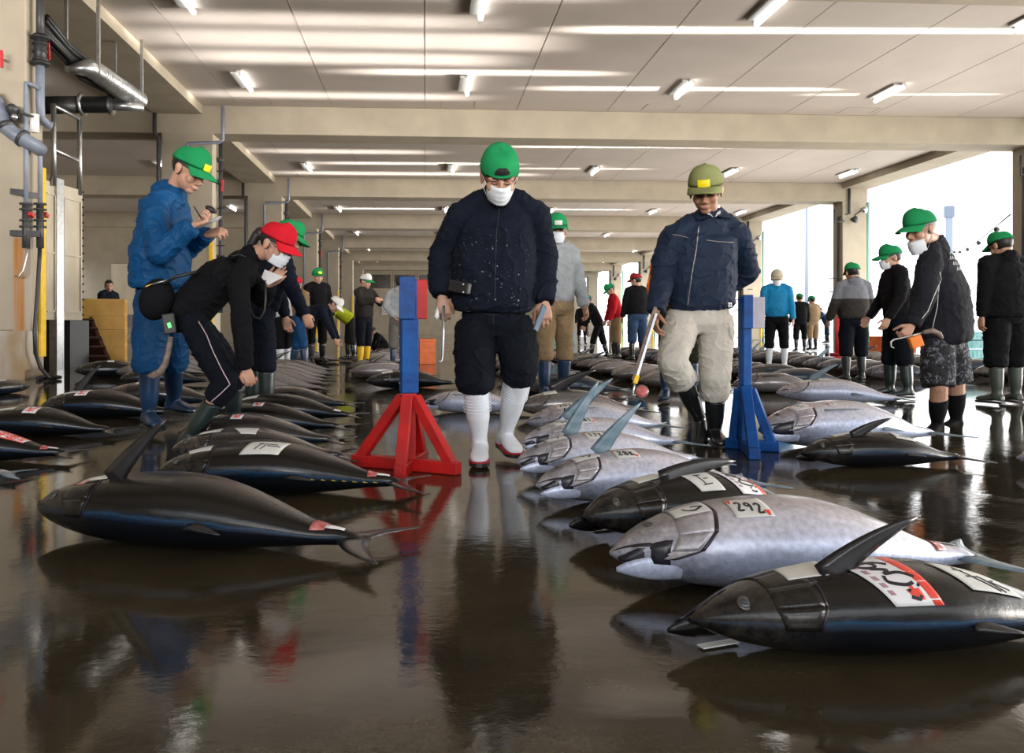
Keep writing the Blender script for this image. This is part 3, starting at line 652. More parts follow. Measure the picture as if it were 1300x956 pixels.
# yellow corner guards
for i, y in enumerate([11.74]+[k-.02 for k in ROWS if 20 < k < 62]):
    q = MB(); x = XL+.035; q.box(*((XL+.003, XL+.045, 11.70, 11.86) if i == 0 else (XL-.09, XL+.02, y-.035, y+.017)), .30 if i == 0 else .12, 3.05, bev=.008)
    single(q, 'corner_guard', M_yel, (x, y, 0), 'tall yellow guard on the corner of the %s left pillar' % ('nearest', 'second', 'third', 'fourth', 'fifth', 'sixth')[i], 'corner guard', None)
# column pipes (left line)
for i, y in enumerate(ROWS):
    if not 20 < y < 55: continue
    r = empty('column_pipe', (XL-.6, y-.06, 0)); tag(r, 'grey pipe bent twice over the top of the %s left column' % {3: 'nearest full', 4: 'second full', 5: 'third full', 6: 'fourth full'}[i], 'pipe')
    q = MB(); q.tube([(XL+.28, y-.07, 6.5), (XL+.28, y-.07, 5.62), (XL+.20, y-.07, 5.56), (XL-.60, y-.07, 5.52), (XL-.66, y-.07, 5.44), (XL-.66, y-.07, 2.2)], .045, 10); obj(q, 'front_run', M_pvc, r)
    q = MB(); q.tube([(-7.05, y-.07, 6.3), (-7.05, y-.07, 5.75), (-6.95, y-.07, 5.65), (-6.95, y-.07, 2.0)], .055, 10); obj(q, 'edge_run', M_dkpipe, r)
    q = MB(); q.tube([(XL+.09, y+.45, 5.7), (XL+.09, y+.45, 2.2), (XL+.09, y+.45, 1.1)], .06, 10)
    for z in (5.2, 4.6, 3.2, 2.6): q.tube([(XL+.09, y+.45, z-.05), (XL+.09, y+.45, z+.05)], .10, 12)
    for z in (4.9, 3.9, 2.9): q.tube([(XL+.0, y+.45, z), (XL+.24, y+.3, z)], .018, 6)
    obj(q, 'side_run', M_dkpipe, r)
    q = MB(); q.bar((XL+.15, y+.36, 4.35), (XL+.17, y+.36, 4.65), .06, .05); obj(q, 'valve_handle', M_redp, r)
# right column pipework and floodlights
for i, y in enumerate(ROWS):
    if not 20 < y < 75: continue
    nm = {3: 'at the right picture edge', 4: 'behind the two-tone hooded man', 5: 'third from the right', 6: 'fourth from the right', 7: 'fifth from the right', 8: 'sixth from the right'}[i]
    r = empty('column_pipe', (XR-.06, y, 0)); tag(r, 'dark pipework down the quay column %s' % nm, 'pipe')
    q = MB(); q.tube([(XR+.25, y-.07, 6.4), (XR+.25, y-.07, 5.3), (XR-.07, y+.2, 5.2), (XR-.07, y+.25, 1.2)], .05, 8); obj(q, 'main_run', M_dkpipe, r)
    q = MB(); q.tube([(XR+.05, y-.07, 5.0), (XR-.35, y-.02, 4.95), (XR-.35, y-.02, 5.5)], .03, 8)
    for z in (1.6, 2.15, 2.7): q.tube([(XR-.45, y+.2, z), (XR+.5, y-.06, z)], .022, 6)
    obj(q, 'branches', M_dkpipe, r)
    r = empty('floodlight', (XR+.55, y-.2, 5.2)); tag(r, 'twin floodlight on the quay column %s' % nm, 'floodlight')
    for k, (a, b_) in enumerate(((.35, 5.05), (.75, 5.45))):
        q = MB(); M = Matrix.Translation((XR+a, y-.30, b_)) @ Euler((.7, .3, 0)).to_matrix().to_4x4(); q.lathe([(.03, .12), (.10, .05), (.16, -.08), (.15, -.09), (.0, -.04)], 14, M); obj(q, 'lamp_head', M_dsteel if k == 0 else M_steel, r)
    q = MB(); q.tube([(XR+.35, y-.3, 5.1), (XR+.5, y-.04, 5.25), (XR+.75, y-.3, 5.5)], .025, 8); obj(q, 'bracket', M_dsteel, r)
    q = MB(); q.box(XR+.93, XR+1.03, y-.03, y+.02, 0.1, 2.1); q2 = single(q, 'corner_guard', M_yel, (XR+1, y, 0), 'yellow guard strip on the quay column %s' % nm, 'corner guard')
    q = MB(); q.tube([(XR+1.12, y+.1, 0), (XR+1.12, y+.1, 5.8)], .07, 10); single(q, 'downpipe', mat('teal_downpipe', (.30, .55, .48), .5), (XR+1.12, y+.1, 0), 'teal downpipe beside the quay column %s' % nm, 'pipe')

# ducts on hangers, upper left
r = empty('air_duct', P(140, 110, 14.5)); tag(r, 'silver round duct rising to the left on trapeze hangers', 'duct')
q = MB(); q.tube([P(176, 127, 15.6), P(150, 112, 14.6), P(124, 92, 13.6), P(112, 86, 13.2), P(86, 88, 13.0)], [.15, .17, .17, .15, .05], 18); obj(q, 'duct_run', M_steel, r)
q = MB()
for k in range(22):
    a = P(176, 127, 15.6).lerp(P(124, 92, 13.6), k/21); b_ = P(176, 127, 15.6).lerp(P(124, 92, 13.6), k/21+.006); q.tube([a, b_], .175, 18)
obj(q, 'spiral_seams', M_steel, r)
r = empty('flexible_duct', P(100, 133, 14.6)); tag(r, 'black ribbed flexible duct running level from the pier to the silver duct', 'duct')
q = MB(); q.tube([P(50, 134, 14.2), P(104, 133, 14.6)], .16, 16); q.tube([P(104, 133, 14.6), P(140, 133, 14.9)], .14, 16)
for k in range(30): a = P(104+1.2*k, 133, 14.6); q.tube([a, a+Vector((.008, 0, 0))], .152, 16)
obj(q, 'sleeve', M_black, r)
for x, rr_ in ((103, .21), (139, .20)):
    q = MB(); a = P(x, 133, 14.6 if x < 120 else 14.9); q.tube([a, a+Vector((.05, 0, 0))], rr_, 18); obj(q, 'flange', M_steel, r)
q = MB(); q.tube([P(140, 134, 14.9), P(182, 136, 15.2)], .09, 12); obj(q, 'end_pipe', M_steel, r)
q = MB()
rr = random.Random(2)
for k in range(7):
    o_ = Vector((rr.uniform(-.12, .12), 0, rr.uniform(-.12, .12))); q.tube([P(50, 30, 12.2)+o_, P(80, 62, 12.9)+o_*.7, P(112, 92, 13.5)+o_, P(145, 112, 14.8)+o_*.8, P(172, 124, 16)+o_], .05, 6)
single(q, 'cable_bundle', M_black, P(100, 80, 13.5), 'bundle of black cables sagging beside the silver duct', 'cable')
for (xa, xb, y0, y1, d, nm) in ((84, 125, 28, 91, 13.3, 'nearer'), (146, 180, 80, 131, 15.4, 'farther')):
    r = empty('trapeze_hanger', P((xa+xb)/2, y1, d)); tag(r, '%s steel trapeze hanger carrying the silver duct' % nm, 'hanger')
    for x in (xa, xb):
        a = P(x, y1, d); q = MB(); q.bar(a, (a.x, a.y, 6.34), .05, .05); obj(q, 'hanger_rod', M_steel, r)
    q = MB(); q.bar(P(xa-1, y1, d), P(xb+1, y1, d), .06, .07); obj(q, 'cross_bar', M_steel, r)

# sliding steel gate with studs and pipe frame
M_gate = mat('cream_gate_paint', (0.60, 0.55, 0.44), 0.55, color2=(0.46, 0.40, 0.30), vscale=2, stretch=(1, 1, .5))
ga, gb = P(54, PY0, 13.3), P(103, PY0, 14.4); ga.z = gb.z = 0; gd = (gb-ga).normalized(); gn = Vector((gd.y, -gd.x, 0)); GL = (gb-ga).length
r = empty('steel_gate', ga.lerp(gb, .5)); tag(r, 'tall cream sheet-steel gate with studded edges and a centre post, left of the yellow bins', 'gate')
for k, (a, b_) in enumerate(((0, .28), (.42, 1.0))):
    q = MB(); q.bar(ga+gd*GL*(a+b_)/2+Vector((0,0,.85)), ga+gd*GL*(a+b_)/2+Vector((0,0,3.22)), GL*(b_-a), .06, up=gn, bev=.01); obj(q, 'panel', M_gate, r)
    q = MB()
    for s_ in (.12, .88):
        q.bar(ga+gd*GL*(a+(b_-a)*s_)-gn*.04+Vector((0,0,1.0)), ga+gd*GL*(a+(b_-a)*s_)-gn*.04+Vector((0,0,3.0)), .03, .03, up=gn)
        q.bar(ga+gd*GL*(a+(b_-a)*s_)+gn*.04+Vector((0,0,1.0)), ga+gd*GL*(a+(b_-a)*s_)+gn*.04+Vector((0,0,3.0)), .03, .03, up=gn)
    for z in (1.0, 2.0, 3.0): q.bar(ga+gd*GL*(a+.05)+gn*.04+Vector((0,0,z)), ga+gd*GL*(b_-.05)+gn*.04+Vector((0,0,z)), .03, .03)
    obj(q, 'panel_frame', M_gate, r)
q = MB(); q.bar(ga+gd*GL*.35, ga+gd*GL*.35+Vector((0,0,3.3)), .20, .14, up=gn); obj(q, 'centre_post', M_steel, r)
q = MB()
for k in range(17):
    for s_ in (.30, .985): q.ell(ga+gd*GL*s_+gn*.05+Vector((0,0,.95+.14*k)), (.02,)*3, None, 6, 4)
obj(q, 'stud_row', M_dsteel, r)
q = MB(); q.box(-7.9, -6.4, 14.6, 15.4, 0, .85); single(q, 'shade_box', M_black, (-7.1, 15, 0), 'dark low box standing in for the shade under the steel gate', 'shade box')  # black box put in for the shade below the gate
r = empty('pipe_frame', P(84, 240, 13.9)); tag(r, 'light steel pipe frame standing above the cream gate', 'frame')
for x, y0, y1, d in ((68, 132, 236, 13.5), (101, 150, 248, 14.3)):
    q = MB(); q.tube([P(x, y1, d), P(x, y0, d)], .045, 10); obj(q, 'upright', M_steel, r)
for y0, y1 in ((134, 151), (190, 205)):
    q = MB(); q.tube([P(68, y0, 13.5), P(101, y1, 14.3)], .035, 8); obj(q, 'cross_tube', M_steel, r)
# leaning plank lid and yellow bins
M_wood = mat('dark_wet_wood', (0.11, 0.045, 0.025), 0.6, color2=(0.045, 0.018, 0.012), vscale=4, stretch=(1, 1, 8), bump=.4, bscale=30)
bl_, br_ = G(86, 463), G(143, 462.5); tl, tr = P(58, 404, 15.8), P(118, 405, 16.0)
r = empty('plank_board', bl_.lerp(br_, .5)); tag(r, 'dark brown plank board leaning back in front of the yellow bins', 'board')
for k in range(5):
    u0, u1 = k/5+.008, (k+1)/5-.008
    a, b_ = bl_.lerp(tl, (u0+u1)/2), br_.lerp(tr, (u0+u1)/2); q = MB(); nrm = (br_-bl_).cross(tl-bl_).normalized(); q.bar(a, b_, .045, (tl-bl_).length*(u1-u0), up=(tl-bl_).normalized().cross((b_-a).normalized())); obj(q, 'plank', M_wood, r)
for s_ in (.04, .96):
    q = MB(); n_ = (br_-bl_).cross(tl-bl_).normalized()*-1; q.bar(bl_.lerp(br_, s_)-n_*.05, tl.lerp(tr, s_)-n_*.05, .06, .05, up=n_); obj(q, 'batten', M_wood, r)
M_bin = mat('yellow_bin_plastic', (0.78, 0.47, 0.11), 0.5, color2=(0.62, 0.34, 0.07), vscale=3)
def bin_(loc, w_, d_, h, label, rz=0.06, ribs=5, m=M_bin, name='fish_bin', cat='bin', group=None):
    r = empty(name, loc, rz); tag(r, label, cat, group)
    q = MB(); q.box(-w_/2+.03, w_/2-.03, -d_/2+.03, d_/2-.03, .03, h-.0, bev=.01)
    q.cur = 0; q.build('tub', m, r)
    q = MB()
    for z in (.03, h*.5, h-.03): q.box(-w_/2, w_/2, -d_/2, d_/2, z-.03, z+.03, bev=.008)
    for k in range(ribs+1):
        x = -w_/2+.02+(w_-.04)*k/ribs; q.box(x-.015, x+.015, -d_/2+.002, d_/2-.002, .03, h)
        y = -d_/2+.02+(d_-.04)*k/ribs; q.box(-w_/2+.002, w_/2-.002, y-.015, y+.015, .03, h)
    q.build('ribs', m, r); return r
b0 = G(128, 452.5); b0 = P(129, PY0, 17.2); b0.z = 0
bin_(b0, .99, .9, .66, 'yellow ribbed fish bin standing on the floor under another', .30)
bin_(b0+Vector((0,0,.665)), .99, .9, .66, 'yellow ribbed fish bin stacked on top of another', .30)
q = MB(); q.box(-.45, .45, -.3, .3, .75, 1.05, bev=.02); q.box(-.5, .5, -.35, .35, .70, .75)
o = single(q, 'work_table', M_greyw, (0, 0, 0), 'pale table with a white box behind the yellow bins', 'table'); o.location = P(172, PY0, 21)*1.0; o.location.z = 0
q = MB()
for x in (-.42, .42):
    for y in (-.28, .28): q.bar((x, y, 0), (-x*.2, y, .7), .03)
q.build('trestle_legs', M_steel, o)
# far wall notice
q = MB(); a = P(491, 392, 72.7); q.box(a.x-.45, a.x+.45, 72.9, 72.97, a.z-.55, a.z+.65); n_ = single(q, 'notice_board', M_white, (a.x, 72.9, a.z), 'white notice with round pink marks on the far wall', 'notice')
q = MB()
for dx in (-.2, .2):
    for dz in (-.25, .3):
        q.tube([Vector((a.x+dx+.14*math.cos(t), 72.88, a.z+dz+.14*math.sin(t))) for t in np.linspace(0, 2*PI, 13)], .03, 6)
obj(q, 'pink_rings', mat('notice_pink', (.75, .25, .30), .6), n_)
# ---- the quay outside
def crate_stack(px_, ytop, yfoot, w_, n, m, label, name='fish_crate'):
    d = CH*F/(yfoot-PY0); p = P(px_, PY0, d); p.z = 0; tot = (yfoot-ytop)*d/F; h = tot/n
    for k in range(n):
        r = empty(name, p+Vector((0,0,k*h)), .1*((k % 2)-.5)); tag(r, label % (('bottom', 'second', 'third', 'top')[k if k < n-1 else 3]), 'crate')
        q = MB(); q.box(-w_/2+.02, w_/2-.02, -.2, .2, .01, h-.015, bev=.008); q.build('basket', m, r)
        q = MB()
        for z in (.02, h*.5, h-.03): q.box(-w_/2, w_/2, -.22, .22, z-.012, z+.012)
        for j in range(8): x = -w_/2+.02+(w_-.04)*j/7; q.box(x-.01, x+.01, -.215, .215, .02, h-.02)
        q.build('ribs', m, r)
M_aqua = mat('pale_aqua_plastic', (.50, .80, .84), .5, color2=(.22, .66, .66), vscale=4); M_aqua2 = mat('green_crate_plastic', (.10, .50, .38), .5, var=.2)
crate_stack(1228, 420, 466, .62, 4, M_aqua, 'pale aqua basket crate right of the man in shorts, %s of the stack')
crate_stack(1252, 424, 462, .5, 2, M_aqua2, 'green crate between the two right-hand men, %s of the pair')
p = P(1133, PY0, 744/44.0); p.z = 0
bin_(p, .75, .5, .52, 'orange plastic bin near the quay column', .1, 4, mat('orange_bin_plastic', (.90, .20, .05), .5, var=.15))
p = P(542, PY0, 15.5); p.z = 0
bin_(p, .32, .32, .50, 'small orange bin far behind the red barrier board', .1, 3, mat('orange_bin_plastic', (.90, .20, .05), .5), 'waste_bin')
p = P(1064, PY0, 744/37.0); p.z = 0
q = MB(); q.tube([p, p+Vector((0,0,.95))], .075, 12); q.tube([p, p+Vector((0,0,.06))], .20, 16); single(q, 'red_bollard', M_redp, p, 'red upright bollard behind the two-tone hooded man', 'bollard')
for px_, w_, h, c, lb in ((719, .7, .45, (.35, .50, .62), 'blue and white fish box on the far floor'), (745, .6, .3, (.75, .75, .75), 'white polystyrene box on the far floor'), (698, .5, .5, (.15, .50, .45), 'teal crate on the far floor')):
    p = P(px_, PY0, 33); p.z = 0; bin_(p, w_, .5, h, lb, 0, 3, mat('box_%d' % px_, c, .5), 'fish_box', 'box')
# light mast, antenna tower and cable of floats over the quay
p = P(1205, PY0, 70); p.z = 0; r = empty('quay_tower', p); tag(r, 'slim grey tower standing far out on the quay', 'tower')
q = MB(); q.bar(p, p+Vector((0,0,11.2)), .42, .42, up=(1,0,0)); obj(q, 'shaft', mat('hazy_blue_steel', (.30, .36, .46), .6), r)  # distance haze put into the steel colours of tower and mast
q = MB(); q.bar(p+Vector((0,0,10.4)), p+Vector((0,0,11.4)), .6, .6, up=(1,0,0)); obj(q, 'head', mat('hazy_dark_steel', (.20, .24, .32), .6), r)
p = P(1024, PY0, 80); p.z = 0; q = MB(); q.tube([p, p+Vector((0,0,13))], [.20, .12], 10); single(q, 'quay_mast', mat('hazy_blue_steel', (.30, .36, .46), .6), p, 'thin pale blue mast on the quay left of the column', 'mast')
a, b_ = P(1204, 316, 69.6), P(1283, 272, 22); pts = [a.lerp(b_, k/12)-Vector((0,0,.5*math.sin(PI*k/12))) for k in range(13)]
r = empty('float_line', a.lerp(b_, .5)); tag(r, 'string of small lamps strung across the bright quay', 'string of lamps')
q = MB(); q.tube(pts, .02, 6); obj(q, 'cable', M_dsteel, r)
for k in range(1, 12, 2): q = MB(); q.ell(pts[k]-Vector((0,0,.12)), (.09,)*3, None, 8, 6); obj(q, 'bulb', M_dsteel, r)
# treetops and a shed seen through the far left window
rr = random.Random(9)
for k, (x, y, h) in enumerate(((-22.5, 52, 5.3), (-26, 56, 5.8), (-24.0, 60, 5.0))):
    r = empty('tree', (x, y, 0)); tag(r, '%s leafy tree seen through the left side window' % ('tall near', 'broad', 'pale rear')[k], 'tree')
    q = MB(); q.tube([(x, y, 0), (x+.1, y, h*.4), (x, y, h*.75)], [.18, .13, .05], 8); obj(q, 'trunk', M_wood, r)
    q = MB()
    for j in range(420):
        v = Vector((rr.gauss(0, 1), rr.gauss(0, 1), rr.gauss(0, 1))).normalized()*rr.uniform(.5, 1.0); c_ = Vector((x+v.x*1.6, y+v.y*1.6, h*.75+v.z*1.3)); s_ = rr.uniform(.12, .25)
        a_ = Vector((rr.uniform(-1, 1), rr.uniform(-1, 1), rr.uniform(-1, 1))).normalized()*s_; b2 = a_.orthogonal()*.6; q.add([c_-a_, c_+b2, c_+a_, c_-b2], [(0, 1, 2, 3)])
    obj(q, 'foliage', mat('leaf_green', (.12, .24, .05), .6, color2=(.30, .42, .12), vscale=3), r)
q = MB(); q.box(-34, -22, 66, 70, 0, 3.4); q.prism([(-34.4, 3.4), (-28, 4.6), (-21.6, 3.4)], 65.7, 70.3); single(q, 'shed', M_white, (-28, 68, 0), 'white low shed behind the trees outside the left window', 'shed')

# ---------------------------------------------------------------- the near tuna, one by one
def fl_(px, py, z=0.10):
    v = G(px, py, z); return (v.x, v.y)
def tl_(px, py, L, deg, z=0.10):
    v = G(px, py, z); a = math.radians(deg); return (v.x+L*.97*math.cos(a), v.y+L*.97*math.sin(a))
TWO = [[(.2,.35),(.35,.15),(.55,.2),(.55,.45),(.2,.85),(.65,.85)]]
SEVEN = [[(.35,.35),(.42,.28),(.5,.4)], [(.42,.3),(.75,.35),(.55,.8)]]
def ink(lines, wd=0.006): return ('handwriting', M_ink, 0.0036, (), lines, wd)
def redmarks(*q): return ('red_marks', M_pred, 0.0035, q, (), 0.005)
DG = {'0': [[(.5,0),(.1,.3),(.1,.7),(.5,1),(.9,.7),(.9,.3),(.5,0)]], '1': [[(.2,.2),(.55,0),(.55,1)]], '2': [[(.1,.2),(.5,0),(.85,.25),(.1,1),(.95,1)]], '3': [[(.1,.05),(.85,.1),(.4,.45),(.9,.75),(.1,1)]], '5': [[(.9,0),(.2,0),(.15,.45),(.85,.6),(.6,1),(.1,.95)]], '7': [[(.1,.05),(.9,.05),(.4,1)]],
      '8': [[(.5,.5),(.1,.25),(.5,0),(.9,.25),(.5,.5),(.1,.75),(.5,1),(.9,.75),(.5,.5)]], '9': [[(.85,.25),(.45,.45),(.15,.2),(.5,0),(.85,.25),(.6,1)]], 'K': [[(.2,0),(.2,1)], [(.85,.05),(.2,.55)], [(.35,.5),(.9,1)]]}
def digits(t):
    out = []; w_ = .72/len(t)
    for k, ch in enumerate(t):
        for ln in DG[ch]: out.append([(.16+w_*k+x*w_*.72, .22+.12*k*.6+y*.45) for x, y in ln])
    return out
Q = lambda a, b, c, d: [(a, b), (c, b), (c, d), (a, d)]
def num_tag(s0, t0, ds=0.085, dt=34, lines=None, seed=0):
    rr = random.Random(seed)
    ls = lines or digits(('150', '381', '207', '915')[seed % 4])
    return dict(name='number_tag', c=[(s0, t0), (s0+ds, t0+2), (s0+ds+.004, t0+dt), (s0-.004, t0+dt-2)], m=M_paper, ink=[ink(ls, 0.007), redmarks([(.02,.05),(.18,.02),(.08,.28),(.04,.28)], [(.8,.70),(.97,.72),(.92,.95),(.86,.95)])])
def blank_tag(s0, t0, ds=0.08, dt=28, lines=None, wd=0.007, sk=0.0):
    return dict(name='paper_tag', c=[(s0, t0), (s0+ds, t0+1), (s0+ds+sk, t0+dt), (s0+sk, t0+dt-1)], m=M_paper, ink=[ink(lines, wd)] if lines else [])
def kanji_tag(s0, t0, ds=0.07, dt=26):
    k = [[(.2,.3),(.8,.25)], [(.5,.1),(.45,.55),(.2,.9)], [(.55,.5),(.85,.85)], [(.25,.55),(.75,.55)]]
    return dict(name='seal_sticker', c=[(s0, t0), (s0+ds, t0), (s0+ds, t0+dt), (s0, t0+dt)], m=M_wpaper, ink=[('red_print', M_pred, 0.0036, (), k, 0.008)])

YAMA = [[(.15,.18),(.32,.12),(.5,.22),(.38,.30),(.2,.28),(.25,.2),(.55,.16),(.72,.22)], [(.3,.32),(.55,.36),(.42,.44),(.68,.42),(.85,.52)], [(.35,.48),(.30,.60),(.55,.66),(.72,.62)], [(.75,.66),(.78,.68)], [(.5,.74),(.52,.77)], [(.45,.86),(.58,.90),(.66,.84)]]
CHIR = [[(.25,.25),(.45,.22)], [(.28,.5),(.58,.42)], [(.36,.12),(.42,.55),(.60,.92)], [(.55,.40),(.70,.92)], [(.66,.55),(.84,.42)], [(.68,.58),(.88,.78)]]
T = []
# right of the path, front to back
T.append(make_tuna('tuna', fl_(876, 780, .09), fl_(1400, 776, .055), 'black', 'back', fat=0.93, tailfin=True, mouth=1.0, pec=(0.27, 58, 70, 0.05), detail=2, cut=False,
    stickers=[dict(name='paper_tag', c=[(.20, 72), (.285, 70), (.30, 104), (.20, 104)], m=M_paper),
              dict(name='name_sticker', c=[(.315, 96), (.455, 96), (.49, 22), (.385, 22)], m=M_wpaper, label='white name sticker with a red band and brushed black characters',
                   ink=[('red_band', M_pred, 0.0036, (Q(.80, 0, 1.0, 1),), (), .005), ('brush_writing', M_ink, 0.0040, (), YAMA, 0.008),
                        ('small_print', M_pink, 0.0037, tuple(Q(.10, .22+.13*k, .20, .30+.13*k) for k in range(5)), (), .005),
                        ('red_emblem', M_pred, 0.0039, ([(.46,.74),(.72,.72),(.70,.90),(.50,.92)], [(.56,.68),(.64,.68),(.62,.76),(.57,.76)]), (), .005)]),
              dict(name='paper_tag', c=[(.53, 88), (.67, 92), (.72, 46), (.58, 44)], m=M_paper, ink=[ink(CHIR, 0.005)])],
    label='black tuna in the front right corner with a white and red name sticker'))
T.append(make_tuna('tuna', fl_(774, 702, .10), fl_(1232, 706, .055), 'silver', 'belly', fat=1.10, tailfin=True, mouth=0.9, detail=2, cut=True, pec=False,
    stickers=[blank_tag(.155, 64, .085, 24, [[(.35,.3),(.4,.55),(.62,.72),(.9,.4)], [(.6,.25),(.9,.4)]], .007), num_tag(.29, 72, .085, 38, digits('292'))],
    label='big silver tuna, belly forward, tag reading 292, behind the front right black one'))
T.append(make_tuna('tuna', fl_(740, 652, .10), tl_(740, 652, 1.0, 14), 'black', 'back', fat=1.12, tailfin=True, mouth=1.0, pec=(0.33, 76, 70, 0.1), detail=2,
    stickers=[blank_tag(.20, 80, .10, 30), dict(name='paper_tag', c=[(.35, 84), (.46, 84), (.48, 36), (.385, 36)], m=M_paper, ink=[ink([[(.35,.25),(.6,.25)], [(.45,.25),(.42,.75)], [(.3,.75),(.7,.7)], [(.55,.45),(.72,.45)]], .004)]),
              dict(name='name_sticker', c=[(.50, 90), (.64, 90), (.68, 34), (.55, 30)], m=M_wpaper, ink=[('red_band', M_pred, .0036, (Q(.82, 0, 1, 1),), (), .005), ('brush_writing', M_ink, .004, (), YAMA, .007), ('small_print', M_pink, 0.0037, tuple(Q(.10, .3+.13*k, .22, .38+.13*k) for k in range(4)), (), .005)])],
    label='black tuna with open jaw wedged between two silver tuna, right of the path'))
T.append(make_tuna('tuna', fl_(680, 612, .10), tl_(680, 612, 1.05, 14), 'silver', 'belly', fat=1.04, tailfin=True, mouth=0.9, pec=(0.30, 42, 84, 0.0), detail=2,
    stickers=[blank_tag(.16, 62, .10, 24, SEVEN, .007), num_tag(.32, 72, .09, 34, digits('28K'))],
    label='silver tuna with raised blue fin and tag 28K, nose on the path edge'))
T.append(make_tuna('tuna', fl_(655, 583, .10), tl_(655, 583, 1.05, 15), 'silver', 'belly', fat=1.04, mouth=0.8, pec=(0.32, 30, 84, 0.0), detail=2,
    stickers=[num_tag(.33, 74, .09, 34, digits('173')), blank_tag(.15, 60, .09, 22, SEVEN)],
    label='silver tuna with tall raised fin and tag 173, nose by the white boots'))
T.append(make_tuna('tuna', fl_(662, 558, .10), tl_(662, 558, 1.05, 14), 'silver', 'belly', fat=1.02, pec=(0.38, 48, 84, 0.0), detail=2,
    stickers=[blank_tag(.18, 66, .09, 30, [[(.2,.2),(.5,.5)], [(.4,.7),(.8,.6)]]), num_tag(.3, 70, .10, 36, seed=1)], mouth=.2,
    label='silver tuna with greyish raised fin just behind the one tagged 173'))
T.append(make_tuna('tuna', fl_(668, 536, .09), tl_(668, 536, 1.05, 12), 'silver', 'belly', fat=1.1, detail=1, stickers=[num_tag(.20, 66, .11, 40, seed=2)], label='silver tuna with square tag beside the raised white boot'))
T.append(make_tuna('tuna', fl_(655, 516, .09), tl_(655, 516, 1.1, 10), 'dark', 'belly', fat=1.05, detail=1, stickers=[blank_tag(.2, 70, .10, 34)], pec=(.42, 62, 80), label='dark-backed tuna with long black fin, behind the white boots'))
T.append(make_tuna('tuna', fl_(537, 510, .09), tl_(537, 510, .95, -2), 'silver', 'belly', fat=1.02, detail=2, mouth=.3, label='silver tuna with pointed head left of the man in white boots'))
# right side of the hall
T.append(make_tuna('tuna', fl_(963, 545, .12), tl_(963, 545, 1.2, 3), 'silver', 'belly', fat=1.12, detail=2, mouth=.3, stickers=[num_tag(.17, 62, .075, 34, [[(.3,.2),(.6,.2),(.4,.4)], [(.4,.6),(.6,.6)]]), dict(name='small_tag', c=[(.33, 84), (.365, 84), (.365, 100), (.33, 100)], m=M_paper, ink=[ink(SEVEN, .004), redmarks(Q(.0, .1, .3, .4))])], label='large silver tuna lying behind the blue stand'))
T.append(make_tuna('tuna', fl_(1018, 571, .09), fl_(1218, 578, .05), 'black', 'back', fat=1.02, detail=2, mouth=.8, pec=(0.24, 62, 66), stickers=[blank_tag(.19, 82, .10, 28), blank_tag(.52, 50, .13, 50, [[(.2,.2),(.7,.3)], [(.3,.4),(.8,.5)]], .003)], label='black tuna lying alone on the wet floor right of the blue stand'))
T.append(make_tuna('tuna', fl_(985, 499, .09), tl_(985, 499, 1.2, -6), 'silver', 'belly', fat=1.02, detail=2, pec=(0.30, 55, 84), stickers=[blank_tag(.18, 66, .09, 30), blank_tag(.33, 66, .07, 30)], label='silver tuna with blue raised fin beyond the blue stand'))
T.append(make_tuna('tuna', fl_(930, 488, .09), tl_(930, 488, 1.1, 4), 'dark', 'belly', fat=1.1, detail=1, label='greenish-grey tuna just behind the blue post'))
T.append(make_tuna('tuna', fl_(1290, 582, .06), tl_(1290, 582, .9, -8), 'silver', 'belly', fat=1.0, detail=1, slit=False, label='silver tuna cut off by the right edge, red cut face'))
# left of the path, front to back
T.append(make_tuna('tuna', fl_(48, 634, .12), fl_(458, 686, .05), 'black', 'back', fat=0.95, detail=2, cut=True, pec=(0.30, 42, 70, 0.0),
    stickers=[blank_tag(.175, 70, .085, 34), dict(name='wound', c=[(.17, 62), (.195, 62), (.205, 74), (.185, 76)], m=M_flesh)],
    label='long black tuna in the front left, whole tail on the wet floor'))
T.append(make_tuna('tuna', fl_(200, 590, .12), fl_(508, 612, .05), 'black', 'back', fat=1.02, detail=2, cut=True, finlets=True,
    stickers=[dict(name='paper_tag', c=[(.13, 86), (.23, 86), (.24, 60), (.15, 60)], m=M_paper), dict(name='paper_tag', c=[(.39, 84), (.54, 86), (.515, 42), (.365, 40)], m=M_paper, ink=[ink([[(.3,.3),(.8,.35)], [(.35,.2),(.3,.7)], [(.5,.4),(.45,.7)], [(.55,.45),(.9,.5)]], .005)])],
    label='black tuna with yellow finlets and white note, second from the front on the left'))
T.append(make_tuna('tuna', fl_(218, 562, .11), tl_(218, 562, 1.0, -8), 'dark', 'back', fat=1.0, detail=2, stickers=[blank_tag(.17, 66, .12, 26), dict(name='paper_tag', c=[(.36, 84), (.50, 84), (.50, 50), (.42, 50)], m=M_paper)], label='grey-shouldered tuna with white corner note, left of the red barrier'))
T.append(make_tuna('tuna', fl_(226, 545, .10), tl_(226, 545, 1.02, -7), 'dark', 'back', fat=1.0, detail=2, stickers=[num_tag(.17, 62, .10, 40), kanji_tag(.36, 50)], label='tuna with red seal sticker and number tag by the stooping man’s knee'))
T.append(make_tuna('tuna', fl_(250, 530, .10), tl_(250, 530, 1.05, -6), 'black', 'back', fat=1.0, detail=2, stickers=[blank_tag(.2, 56, .09, 34), kanji_tag(.40, 56)], label='black tuna with red seal sticker near the stooping man’s hand'))
T.append(make_tuna('tuna', fl_(285, 517, .10), tl_(285, 517, 1.05, -6), 'black', 'back', fat=1.0, detail=2, stickers=[blank_tag(.15, 56, .12, 34), blank_tag(.84, 46, .05, 60)], label='black tuna with silvery shoulder note and white tail tag'))
